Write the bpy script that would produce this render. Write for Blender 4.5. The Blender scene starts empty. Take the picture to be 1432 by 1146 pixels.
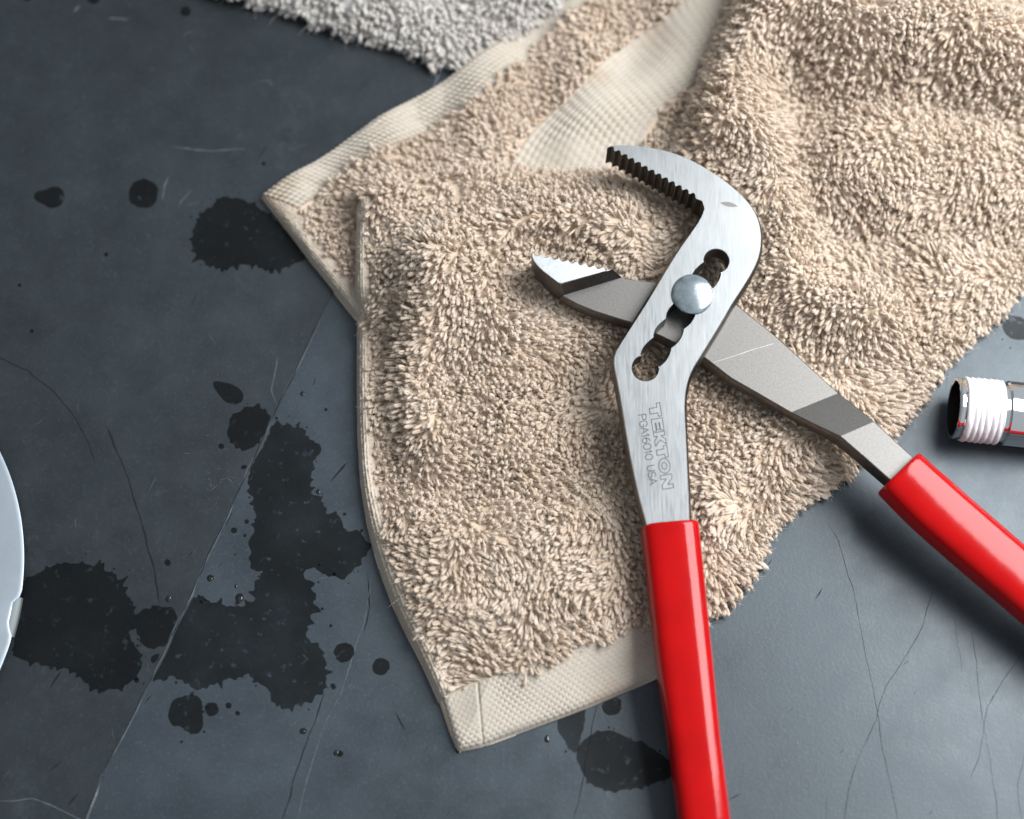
import bpy, bmesh, math, random
import numpy as np
from mathutils import Vector, geometry

random.seed(7)
RNG = np.random.default_rng(11)
MM = 0.001
sc = bpy.context.scene
COL = sc.collection

# ------------------------------------------------------------------ camera, light, exposure
LENS, TILT, DIST = 60.0, math.radians(20.0), 565.0
CAM = np.array([0.0, -DIST * math.sin(TILT), DIST * math.cos(TILT)])      # mm
FWD = np.array([0.0, math.sin(TILT), -math.cos(TILT)])
RGT = np.array([1.0, 0.0, 0.0])
UPV = np.array([0.0, math.cos(TILT), math.sin(TILT)])
FPX = 1432.0 * LENS / 36.0

cd = bpy.data.cameras.new('camera')
cd.lens = LENS; cd.sensor_width = 36.0
cd.clip_start = 0.01; cd.clip_end = 50.0
cd.dof.use_dof = True
cd.dof.focus_distance = 0.548
cd.dof.aperture_fstop = 4.6
cam = bpy.data.objects.new('camera', cd); COL.objects.link(cam)
cam.location = (CAM * MM).tolist()
cam.rotation_euler = (TILT, 0, 0)
sc.camera = cam

world = bpy.data.worlds.new('World'); sc.world = world; world.use_nodes = True
bgn = world.node_tree.nodes['Background']
bgn.inputs[0].default_value = (0.86, 0.93, 1.0, 1.0)
bgn.inputs[1].default_value = 0.44
_w = world.node_tree                                   # the room is dimmer on the side away from the window
_tc = _w.nodes.new('ShaderNodeTexCoord'); _sx = _w.nodes.new('ShaderNodeSeparateXYZ'); _mr = _w.nodes.new('ShaderNodeMapRange')
_mr.inputs['From Min'].default_value = -0.8; _mr.inputs['From Max'].default_value = 0.8
_mr.inputs['To Min'].default_value = 0.20; _mr.inputs['To Max'].default_value = 0.72
_w.links.new(_tc.outputs['Generated'], _sx.inputs[0]); _w.links.new(_sx.outputs[0], _mr.inputs[0]); _w.links.new(_mr.outputs[0], bgn.inputs[1])


def area_lamp(name, loc, target, sx, sy, watts, col):
    l = bpy.data.lights.new(name, 'AREA'); l.shape = 'RECTANGLE'
    l.size = sx; l.size_y = sy; l.energy = watts; l.color = col
    o = bpy.data.objects.new(name, l); COL.objects.link(o)
    o.location = loc
    d = Vector(target) - Vector(loc)
    o.rotation_euler = d.to_track_quat('-Z', 'Y').to_euler()
    return o


area_lamp('window_light', (0.48, 0.13, 0.60), (0.04, 0.0, 0.0), 0.50, 0.50, 11.4, (0.97, 0.985, 1.0))

sc.view_settings.view_transform = 'Standard'
sc.view_settings.look = 'None'
sc.view_settings.gamma = 1.0
sc.view_settings.use_curve_mapping = False
sc.view_settings.exposure = 0.0
sc.render.engine = 'CYCLES'
sc.cycles.use_denoising = True
sc.cycles.max_bounces = 8


# ------------------------------------------------------------------ measuring helpers (all in mm)
def ray(px, py):
    px = np.asarray(px, float); py = np.asarray(py, float)
    return FWD + ((px - 716.0) / FPX)[..., None] * RGT - ((py - 573.0) / FPX)[..., None] * UPV


def at(pts, z=0.0):
    """photo measurement -> x, y in mm on the level plane of height z"""
    p = np.asarray(pts, float).reshape(-1, 2)
    d = ray(p[:, 0], p[:, 1])
    t = (z - CAM[2]) / d[:, 2]
    return (CAM + d * t[:, None])[:, :2]


def resample(p, step=None, n=None, closed=False):
    p = np.asarray(p, float)
    if closed: p = np.vstack([p, p[:1]])
    s = np.r_[0, np.cumsum(np.linalg.norm(np.diff(p, axis=0), axis=1))]
    if n is None: n = max(2, int(round(s[-1] / step)) + 1)
    q = np.linspace(0, s[-1], n)
    out = np.stack([np.interp(q, s, p[:, k]) for k in range(p.shape[1])], 1)
    return out[:-1] if closed else out


def smooth_curve(p, step, closed=False, it=3):
    """corner cutting, then even steps"""
    p = np.asarray(p, float)
    for _ in range(it):
        if closed:
            q = np.roll(p, -1, 0)
            p = np.stack([.75 * p + .25 * q, .25 * p + .75 * q], 1).reshape(-1, 2)
        else:
            a, b = p[:-1], p[1:]
            m = np.stack([.75 * a + .25 * b, .25 * a + .75 * b], 1).reshape(-1, 2)
            p = np.vstack([p[:1], m, p[-1:]])
    return resample(p, step, closed=closed)


def seg_dist(x, y, poly, closed=False):
    """distance to a polyline and the position along it (0..1)"""
    P = np.asarray(poly, float)
    if closed: P = np.vstack([P, P[:1]])
    best = np.full(np.shape(x), 1e9); tt = np.zeros(np.shape(x))
    L = np.r_[0, np.cumsum(np.linalg.norm(np.diff(P, axis=0), axis=1))]
    for i in range(len(P) - 1):
        a, b = P[i], P[i + 1]; d = b - a; l2 = max(d @ d, 1e-9)
        t = np.clip(((x - a[0]) * d[0] + (y - a[1]) * d[1]) / l2, 0, 1)
        q = np.hypot(x - a[0] - t * d[0], y - a[1] - t * d[1])
        m = q < best
        best = np.where(m, q, best); tt = np.where(m, (L[i] + t * math.sqrt(l2)) / max(L[-1], 1e-9), tt)
    return best, tt


def inside(x, y, poly):
    P = np.asarray(poly, float); r = np.zeros(np.shape(x), bool)
    j = len(P) - 1
    for i in range(len(P)):
        c = (P[i, 1] > y) != (P[j, 1] > y)
        xx = (P[j, 0] - P[i, 0]) * (y - P[i, 1]) / (P[j, 1] - P[i, 1] + 1e-12) + P[i, 0]
        r ^= c & (x < xx); j = i
    return r


def sstep(t):
    t = np.clip(t, 0, 1); return t * t * (3 - 2 * t)


_lat = {}


def vnoise(x, y, scale, seed=0):
    if seed not in _lat: _lat[seed] = np.random.default_rng(seed + 100).uniform(-1, 1, (64, 64))
    g = _lat[seed]
    u = np.asarray(x) / scale + 17.3; v = np.asarray(y) / scale + 9.1
    i = np.floor(u).astype(int); j = np.floor(v).astype(int)
    a = sstep(u - i); b = sstep(v - j)
    i0, i1, j0, j1 = i % 64, (i + 1) % 64, j % 64, (j + 1) % 64
    return (g[i0, j0] * (1 - a) + g[i1, j0] * a) * (1 - b) + (g[i0, j1] * (1 - a) + g[i1, j1] * a) * b


# ------------------------------------------------------------------ object helpers
def mesh_obj(name, verts, faces, mat, parent=None, smooth=True, sharp=None, org=(0, 0, 0)):
    me = bpy.data.meshes.new(name)
    v = (np.asarray(verts, float) - np.asarray(org)) * MM
    me.from_pydata(v.tolist(), [], [list(map(int, f)) for f in faces])
    me.update()
    if smooth:
        me.polygons.foreach_set('use_smooth', np.ones(len(me.polygons), bool))
        if sharp is not None: me.set_sharp_from_angle(angle=math.radians(sharp))
    for m in (mat if isinstance(mat, (list, tuple)) else [mat]): me.materials.append(m)
    o = bpy.data.objects.new(name, me); COL.objects.link(o)
    if parent is not None: o.parent = parent
    return o


def big_mesh(name, V, Q, mat, parent, org=(0, 0, 0), tint=None, uv=None):
    """many quads at once"""
    me = bpy.data.meshes.new(name)
    V = (V.reshape(-1, 3) - np.asarray(org)) * MM
    n, k = Q.shape
    me.vertices.add(len(V)); me.vertices.foreach_set('co', V.astype(np.float32).ravel())
    me.loops.add(n * k); me.loops.foreach_set('vertex_index', Q.astype(np.int32).ravel())
    me.polygons.add(n)
    me.polygons.foreach_set('loop_start', np.arange(0, n * k, k, dtype=np.int32))
    me.polygons.foreach_set('use_smooth', np.ones(n, bool))
    if tint is not None:
        a = me.attributes.new('tint', 'FLOAT', 'POINT'); a.data.foreach_set('value', tint.astype(np.float32).ravel())
    if uv is not None:
        a = me.attributes.new('yarn', 'FLOAT_VECTOR', 'POINT')
        w = np.zeros((len(V), 3), np.float32); w[:, :2] = uv.reshape(-1, 2)
        a.data.foreach_set('vector', w.ravel())
    me.update(calc_edges=True)
    me.materials.append(mat)
    o = bpy.data.objects.new(name, me); COL.objects.link(o); o.parent = parent
    return o


def thing(name, label, cat, loc=(0, 0, 0), rot=(0, 0, 0)):
    o = bpy.data.objects.new(name, None); COL.objects.link(o)
    o.empty_display_size = 0.01
    o.location = [c * MM for c in loc]; o.rotation_euler = rot
    o['label'] = label; o['category'] = cat
    return o


def grid_faces(nu, nv, wrap=False):
    i, j = np.meshgrid(np.arange(nu - 1), np.arange(nv if wrap else nv - 1), indexing='ij')
    j2 = (j + 1) % nv
    return np.stack([i * nv + j, (i + 1) * nv + j, (i + 1) * nv + j2, i * nv + j2], -1).reshape(-1, 4)


def ribbon(p, w, z, jit=0.0):
    """flat strip of varying width along a line: verts, faces"""
    p = np.asarray(p, float); n = len(p)
    d = np.gradient(p, axis=0); d /= np.linalg.norm(d, axis=1)[:, None] + 1e-9
    nrm = np.stack([-d[:, 1], d[:, 0]], 1)
    w = np.broadcast_to(np.asarray(w, float), (n,)) * (1 + jit * RNG.uniform(-1, 1, n))
    a = p + nrm * w[:, None] / 2; b = p - nrm * w[:, None] / 2
    zz = np.broadcast_to(np.asarray(z, float), (n,))[:, None]
    V = np.empty((2 * n, 3)); V[0::2] = np.hstack([a, zz]); V[1::2] = np.hstack([b, zz])
    F = [(2 * i, 2 * i + 1, 2 * i + 3, 2 * i + 2) for i in range(n - 1)]
    return V, F


class Acc:
    def __init__(s): s.V = []; s.F = []; s.n = 0

    def add(s, V, F):
        s.V.append(np.asarray(V, float)); s.F += [tuple(int(i) + s.n for i in f) for f in F]; s.n += len(V)

    def obj(s, name, mat, parent=None, **k): return mesh_obj(name, np.vstack(s.V), s.F, mat, parent, **k)


# ------------------------------------------------------------------ materials
def new_mat(name):
    m = bpy.data.materials.new(name); m.use_nodes = True
    nt = m.node_tree; b = nt.nodes['Principled BSDF']
    return m, nt, b


def node(nt, t, **k):
    n = nt.nodes.new(t)
    for a, v in k.items(): setattr(n, a, v)
    return n


def noise_tex(nt, scale, detail=4, rough=0.55, coord='Object', stretch=None):
    tc = node(nt, 'ShaderNodeTexCoord'); n = node(nt, 'ShaderNodeTexNoise')
    n.inputs['Scale'].default_value = scale; n.inputs['Detail'].default_value = detail; n.inputs['Roughness'].default_value = rough
    if stretch:
        mp = node(nt, 'ShaderNodeMapping')
        mp.inputs['Scale'].default_value = stretch[:3]
        if len(stretch) > 3: mp.inputs['Rotation'].default_value = (0, 0, stretch[3])
        nt.links.new(tc.outputs[coord], mp.inputs[0]); nt.links.new(mp.outputs[0], n.inputs['Vector'])
    else:
        nt.links.new(tc.outputs[coord], n.inputs['Vector'])
    return n


def ramp(nt, src, stops):
    r = node(nt, 'ShaderNodeValToRGB'); nt.links.new(src, r.inputs[0])
    e = r.color_ramp.elements
    while len(e) < len(stops): e.new(0.5)
    for i, (p, c) in enumerate(stops):
        e[i].position = p; e[i].color = (*c, 1) if len(c) == 3 else c
    return r


def mixc(nt, fac, a, b, mode='MIX'):
    m = node(nt, 'ShaderNodeMix', data_type='RGBA', blend_type=mode)
    for sock, v in ((m.inputs[0], fac), (m.inputs[6], a), (m.inputs[7], b)):
        if hasattr(v, 'is_output'): nt.links.new(v, sock)
        elif isinstance(v, (int, float)): sock.default_value = v
        else: sock.default_value = (*v, 1)
    return m.outputs[2]


def bump(nt, b, src, strength, dist, prev=None):
    n = node(nt, 'ShaderNodeBump'); n.inputs['Strength'].default_value = strength; n.inputs['Distance'].default_value = dist
    nt.links.new(src, n.inputs['Height'])
    if prev is not None: nt.links.new(prev.outputs[0], n.inputs['Normal'])
    nt.links.new(n.outputs[0], b.inputs['Normal'])
    return n


def slate_mat(name, dark, light, rlo, rhi):
    m, nt, b = new_mat(name)
    n1 = noise_tex(nt, 9, 6, 0.6); n2 = noise_tex(nt, 55, 5, 0.65); n3 = noise_tex(nt, 900, 3, 0.7)
    c1 = ramp(nt, n1.outputs[0], [(0.3, dark), (0.72, light)])
    c2 = mixc(nt, 0.35, c1.outputs[0], ramp(nt, n2.outputs[0], [(0.35, dark), (0.7, light)]).outputs[0])
    sp = ramp(nt, n3.outputs[0], [(0.55, (0, 0, 0)), (0.80, (0.5, 0.5, 0.5))])
    c3 = mixc(nt, sp.outputs[0], c2, tuple(1.9 * v for v in light))
    n4 = noise_tex(nt, 26, 7, 0.75, stretch=(1.0, 0.45, 1.0, 0.5)); n5 = noise_tex(nt, 330, 4, 0.7)
    sm_ = ramp(nt, n4.outputs[0], [(0.56, (0, 0, 0)), (0.74, (0.75,) * 3)])
    s5 = ramp(nt, n5.outputs[0], [(0.42, (0, 0, 0)), (0.66, (1, 1, 1))])
    c3 = mixc(nt, mixc(nt, 1.0, sm_.outputs[0], s5.outputs[0], 'MULTIPLY'), c3, tuple(2.1 * v for v in light))
    nt.links.new(c3, b.inputs['Base Color'])
    rr = ramp(nt, n2.outputs[0], [(0.3, (rlo,) * 3), (0.7, (rhi,) * 3)])
    nt.links.new(rr.outputs[0], b.inputs['Roughness'])
    b.inputs['Specular IOR Level'].default_value = 0.62
    b.inputs['Specular Tint'].default_value = (0.86, 0.95, 1.0, 1)
    p = bump(nt, b, n3.outputs[0], 0.35, 0.00012)
    bump(nt, b, n2.outputs[0], 0.12, 0.0006, p)
    return m


M = {}
M['slate'] = slate_mat('slate', (0.019, 0.0255, 0.032), (0.045, 0.058, 0.070), 0.34, 0.47)
M['slate_upper'] = slate_mat('slate_upper_layer', (0.0078, 0.0105, 0.0123), (0.025, 0.0315, 0.0365), 0.40, 0.55)


def flat_mat(name, col, rough, spec=0.5, metal=0.0, noise=None, var=0.25, bmp=None):
    m, nt, b = new_mat(name)
    b.inputs['Roughness'].default_value = rough; b.inputs['Specular IOR Level'].default_value = spec
    b.inputs['Metallic'].default_value = metal
    b.inputs['Base Color'].default_value = (*col, 1)
    if noise:
        n = noise_tex(nt, noise, 5, 0.6)
        r = ramp(nt, n.outputs[0], [(0.3, tuple(c * (1 - var) for c in col)), (0.7, tuple(min(1, c * (1 + var)) for c in col))])
        nt.links.new(r.outputs[0], b.inputs['Base Color'])
        if bmp: bump(nt, b, n.outputs[0], bmp[0], bmp[1])
    return m


M['wet'] = flat_mat('wet_slate', (0.0052, 0.0070, 0.0078), 0.45, 0.18, noise=60, var=0.3)
_nt = M['wet'].node_tree
_n = noise_tex(_nt, 300, 3, 0.6); _n2 = noise_tex(_nt, 45, 3, 0.5)
_r = ramp(_nt, _n.outputs[0], [(0.0, (.90,) * 3), (0.60, (.88,) * 3), (0.70, (.2,) * 3)])
_r2 = ramp(_nt, _n2.outputs[0], [(0.32, (.66,) * 3), (0.62, (1,) * 3)])
_at = node(_nt, 'ShaderNodeAttribute', attribute_name='soak')
_al = mixc(_nt, 1.0, mixc(_nt, 1.0, _r.outputs[0], _r2.outputs[0], 'MULTIPLY'), _at.outputs['Color'], 'MULTIPLY')
_nt.links.new(_al, _nt.nodes['Principled BSDF'].inputs['Alpha'])
M['bead'] = flat_mat('water_bead', (0.012, 0.015, 0.017), 0.04, 0.5)
M['crack'] = flat_mat('crack', (0.011, 0.0145, 0.017), 0.8, 0.2)
M['pale'] = flat_mat('pale_scratch', (0.085, 0.105, 0.12), 0.7, 0.3, noise=400, var=0.5)
M['faint'] = flat_mat('faint_scratch', (0.06, 0.074, 0.084), 0.6, 0.4, noise=400, var=0.4)


def brushed_mat():
    m, nt, b = new_mat('brushed_steel')
    b.inputs['Metallic'].default_value = 1.0
    n = noise_tex(nt, 1.0, 6, 0.65, stretch=(2600, 130, 300, 0.12))
    n2 = noise_tex(nt, 60, 4, 0.6)
    c = ramp(nt, n.outputs[0], [(0.25, (0.255, 0.268, 0.272)), (0.75, (0.375, 0.388, 0.392))])
    c2 = mixc(nt, 0.30, c.outputs[0], ramp(nt, n2.outputs[0], [(0.3, (0.245, 0.256, 0.264)), (0.7, (0.385, 0.395, 0.397))]).outputs[0])
    nt.links.new(c2, b.inputs['Base Color'])
    r = ramp(nt, n.outputs[0], [(0.3, (0.30,) * 3), (0.7, (0.42,) * 3)]); nt.links.new(r.outputs[0], b.inputs['Roughness'])
    bump(nt, b, n.outputs[0], 0.25, 0.00004)
    return m


M['steel'] = brushed_mat()
M['jaw_face'] = flat_mat('ground_jaw_face', (0.62, 0.65, 0.66), 0.42, 0.5, 1.0, noise=900, var=0.12, bmp=(0.3, 0.00005))
M['forged'] = flat_mat('forged_dark_steel', (0.11, 0.10, 0.092), 0.45, 0.5, 1.0, noise=700, var=0.35, bmp=(0.3, 0.00006))
M['blasted'] = flat_mat('blasted_steel', (0.175, 0.168, 0.159), 0.47, 0.5, 1.0, noise=1500, var=0.12, bmp=(0.35, 0.00006))
M['mark'] = flat_mat('etched_mark', (0.035, 0.036, 0.038), 0.7, 0.2, 0.0)
M['scribe'] = flat_mat('scribed_line', (0.30, 0.29, 0.275), 0.4, 0.5, 1.0, noise=1500, var=0.3)


def zinc_mat():
    m, nt, b = new_mat('zinc_plate')
    b.inputs['Metallic'].default_value = 1.0
    n = noise_tex(nt, 420, 5, 0.65)
    c = ramp(nt, n.outputs[0], [(0.34, (0.36, 0.45, 0.49)), (0.55, (0.62, 0.70, 0.73)), (0.75, (0.84, 0.89, 0.90))])
    nt.links.new(c.outputs[0], b.inputs['Base Color'])
    r = ramp(nt, n.outputs[0], [(0.3, (0.22,) * 3), (0.7, (0.10,) * 3)]); nt.links.new(r.outputs[0], b.inputs['Roughness'])
    bump(nt, b, n.outputs[0], 0.2, 0.0001)
    return m


M['zinc'] = zinc_mat()


def red_mat():
    m, nt, b = new_mat('red_vinyl')
    n = noise_tex(nt, 90, 3, 0.5)
    c = ramp(nt, n.outputs[0], [(0.3, (0.37, 0.0008, 0.0012)), (0.7, (0.43, 0.0013, 0.0017))])
    nt.links.new(c.outputs[0], b.inputs['Base Color'])
    b.inputs['Roughness'].default_value = 0.12
    b.inputs['Specular IOR Level'].default_value = 0.30
    bump(nt, b, n.outputs[0], 0.12, 0.0006)
    return m


M['red'] = red_mat()


def chrome_mat():
    m, nt, b = new_mat('chrome')
    b.inputs['Metallic'].default_value = 1.0; b.inputs['Base Color'].default_value = (0.80, 0.81, 0.82, 1)
    n = noise_tex(nt, 120, 3, 0.5)
    r = ramp(nt, n.outputs[0], [(0.3, (0.04,) * 3), (0.8, (0.10,) * 3)]); nt.links.new(r.outputs[0], b.inputs['Roughness'])
    return m


M['chrome'] = chrome_mat()
M['tube_inside'] = flat_mat('tube_inside', (0.05, 0.05, 0.05), 0.5, 0.5, 1.0)


def tape_mat():
    m, nt, b = new_mat('thread_tape')
    b.inputs['Base Color'].default_value = (0.80, 0.80, 0.82, 1); b.inputs['Roughness'].default_value = 0.42
    b.inputs['Subsurface Weight'].default_value = 0.35
    b.inputs['Subsurface Radius'].default_value = (0.0012, 0.001, 0.001); b.inputs['Subsurface Scale'].default_value = 1.0
    n = noise_tex(nt, 500, 3, 0.5); bump(nt, b, n.outputs[0], 0.15, 0.0002)
    return m


M['tape'] = tape_mat()
M['dark_plate'] = flat_mat('dark_grey_plate', (0.13, 0.145, 0.15), 0.5, 0.4, 0.4)  # darker grey than the plate disc
M['plate'] = flat_mat('pale_metal_plate', (0.44, 0.50, 0.55), 0.5, 0.5, 0.6, noise=35, var=0.10, bmp=(0.2, 0.0008))


def terry_mat(name, lo, mid, hi, trans):
    m, nt, b = new_mat(name)
    a = node(nt, 'ShaderNodeAttribute', attribute_name='tint')
    c = ramp(nt, a.outputs['Fac'], [(0.0, lo), (0.5, mid), (1.0, hi)])
    y = node(nt, 'ShaderNodeAttribute', attribute_name='yarn')
    w = node(nt, 'ShaderNodeTexWave'); w.inputs['Scale'].default_value = 1.0; w.inputs['Distortion'].default_value = 1.5
    w.inputs['Detail'].default_value = 1.0
    nt.links.new(y.outputs['Vector'], w.inputs['Vector'])
    n = noise_tex(nt, 2600, 2, 0.6)
    b.inputs['Roughness'].default_value = 0.95; b.inputs['Specular IOR Level'].default_value = 0.12
    b.inputs['Sheen Weight'].default_value = 0.25; b.inputs['Sheen Roughness'].default_value = 0.5
    nt.links.new(c.outputs[0], b.inputs['Base Color'])
    p = bump(nt, b, w.outputs['Fac'], 0.35, 0.00012)
    bump(nt, b, n.outputs[0], 0.35, 0.00012, p)
    t = node(nt, 'ShaderNodeBsdfTranslucent'); nt.links.new(c.outputs[0], t.inputs[0])
    mx = node(nt, 'ShaderNodeMixShader'); mx.inputs[0].default_value = trans
    nt.links.new(b.outputs[0], mx.inputs[1]); nt.links.new(t.outputs[0], mx.inputs[2])
    nt.links.new(mx.outputs[0], nt.nodes['Material Output'].inputs[0])
    return m


M['terry'] = terry_mat('tan_terry', (0.70, 0.56, 0.435), (0.80, 0.675, 0.55), (0.865, 0.775, 0.675), 0.33)
M['terry_white'] = terry_mat('white_terry', (0.64, 0.59, 0.53), (0.74, 0.70, 0.65), (0.80, 0.775, 0.735), 0.32)


def cloth_mat(name, lo, hi, sc_=1500):
    m, nt, b = new_mat(name)
    n = noise_tex(nt, sc_, 4, 0.65); n2 = noise_tex(nt, 70, 4, 0.6)
    c = ramp(nt, n.outputs[0], [(0.3, lo), (0.7, hi)])
    c2 = mixc(nt, 0.4, c.outputs[0], ramp(nt, n2.outputs[0], [(0.3, lo), (0.7, hi)]).outputs[0])
    n3 = noise_tex(nt, 38, 4, 0.65)
    sp = ramp(nt, n3.outputs[0], [(0.56, (0, 0, 0)), (0.72, (.55,) * 3)])
    c2 = mixc(nt, sp.outputs[0], c2, (lo[0] * .9, lo[1] * .76, lo[2] * .62))
    nt.links.new(c2, b.inputs['Base Color'])
    b.inputs['Roughness'].default_value = 0.95; b.inputs['Specular IOR Level'].default_value = 0.1
    b.inputs['Sheen Weight'].default_value = 0.2
    bump(nt, b, n.outputs[0], 0.6, 0.00025)
    return m


def fuzz_mat(name, c):
    m, nt, b = new_mat(name); nt.nodes.remove(b)
    d = node(nt, 'ShaderNodeBsdfDiffuse'); t = node(nt, 'ShaderNodeBsdfTranslucent'); mx = node(nt, 'ShaderNodeMixShader')
    d.inputs[0].default_value = t.inputs[0].default_value = (*c, 1); mx.inputs[0].default_value = .4
    nt.links.new(d.outputs[0], mx.inputs[1]); nt.links.new(t.outputs[0], mx.inputs[2]); nt.links.new(mx.outputs[0], nt.nodes['Material Output'].inputs[0])
    return m


M['fuzz'] = fuzz_mat('tan_fibre', (0.86, 0.76, 0.65)); M['fuzz_white'] = fuzz_mat('white_fibre', (0.85, 0.84, 0.83))
M['ground'] = cloth_mat('tan_ground_weave', (0.62, 0.49, 0.37), (0.72, 0.59, 0.46))
M['weave'] = cloth_mat('flat_woven_band', (0.41, 0.362, 0.30), (0.54, 0.487, 0.415))
M['weave_side'] = cloth_mat('side_hem_weave', (0.46, 0.385, 0.31), (0.59, 0.515, 0.43))
M['ground_white'] = cloth_mat('white_ground_weave', (0.45, 0.44, 0.43), (0.58, 0.57, 0.56))

# ------------------------------------------------------------------ slate table
fiss_px = [(560, 210), (520, 300), (468, 404), (440, 462), (418, 510), (392, 560), (383, 582), (360, 632), (345, 660), (322, 712), (300, 760),
           (268, 830), (250, 868), (233, 905), (215, 940), (185, 1004), (160, 1052), (146, 1076), (134, 1108), (120, 1146), (90, 1220)]
fl = at(fiss_px, 0.0)
fl = resample(fl, 1.6)
off = vnoise(fl[:, 0], fl[:, 1], 9, 3) * 0.35 + vnoise(fl[:, 0], fl[:, 1], 2.6, 4) * 0.14
fl[:, 0] += off
up = fl[0] + np.array([220, 520.]) ; dn = fl[-1] + np.array([-140, -420.])
line = np.vstack([up, fl, dn])
STEP = 0.45
W = 750.0
lip = 0.20 + 0.16 * np.abs(vnoise(line[:, 0], line[:, 1], 4.5, 8)) + 0.9 * np.clip(vnoise(line[:, 0], line[:, 1], 14, 9) - 0.55, 0, 1)
nL = len(line)
V = [(x, y, STEP) for x, y in line] + [(x + l, y - 0.2, 0.0) for (x, y), l in zip(line, lip)]
V += [(-W, W, STEP), (-W, -W, STEP), (W, W, 0.0), (W, -W, 0.0)]
F = []
# left layer as one polygon, lip strip, right layer as one polygon
F.append(list(range(0, nL)) + [2 * nL + 1, 2 * nL])
F += [(i, nL + i, nL + i + 1, i + 1)[::-1] for i in range(nL - 1)]
F.append(list(range(2 * nL - 1, nL - 1, -1)) + [2 * nL + 2, 2 * nL + 3])
bm = bmesh.new()
bv = [bm.verts.new([c * MM for c in v]) for v in V]
for k, f in enumerate(F):
    bf = bm.faces.new([bv[i] for i in f]); bf.normal_update()
    if bf.normal.z < 0: bf.normal_flip()
    bf.material_index = 1 if k == 0 else (2 if k < len(F) - 1 else 0)
bmesh.ops.triangulate(bm, faces=bm.faces[:])
me = bpy.data.meshes.new('slate_table'); bm.to_mesh(me); bm.free()
M['lip'] = flat_mat('slate_lit_broken_edge', (0.058, 0.07, 0.078), 0.45, 0.5, noise=90, var=0.8)  # broken edge paler than the slate: the light it catches is in the colour
for k in ('slate', 'slate_upper', 'lip'): me.materials.append(M[k])
slate = bpy.data.objects.new('slate_table', me); COL.objects.link(slate)
slate['kind'] = 'structure'; slate['label'] = 'dark blue grey slate surface with cracks, scratches and wet stains'


def left_of(p):
    """height of the slate at a point: the upper layer lies left of the fissure"""
    p = np.atleast_2d(p)
    xs = np.interp(-p[:, 1], -line[:, 1], line[:, 0])
    return np.where(p[:, 0] < xs, STEP, 0.0)


def roughen(p, jag, spikes, seed):
    r = np.random.default_rng(seed)
    p = smooth_curve(p, 0.5, closed=True, it=1 if spikes > .3 else 2)
    n = len(p)
    d = np.roll(p, -1, 0) - np.roll(p, 1, 0); d /= np.linalg.norm(d, axis=1)[:, None] + 1e-9
    nr = np.stack([d[:, 1], -d[:, 0]], 1)
    area = 0.5 * np.sum(p[:, 0] * np.roll(p[:, 1], -1) - np.roll(p[:, 0], -1) * p[:, 1])
    if area < 0: nr = -nr
    h = jag * (1.3 * vnoise(p[:, 0], p[:, 1], 4.2, seed % 40) + 1.2 * vnoise(p[:, 0], p[:, 1], 1.9, (seed + 4) % 40) + 0.8 * vnoise(p[:, 0], p[:, 1], .9, (seed + 9) % 40))
    k = 0
    while spikes and k < n:
        if r.random() < 0.75:
            l = r.gamma(1.6, 0.75) * spikes
            h[k] += l; h[(k + 1) % n] += l * r.uniform(0.6, 1.05)
        k += int(r.integers(3, 8))
    p = p + nr * (h + (0.55 if spikes > .3 else 0))[:, None]
    return .22 * np.roll(p, 1, 0) + .56 * p + .22 * np.roll(p, -1, 0)


zst = [0]


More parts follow.
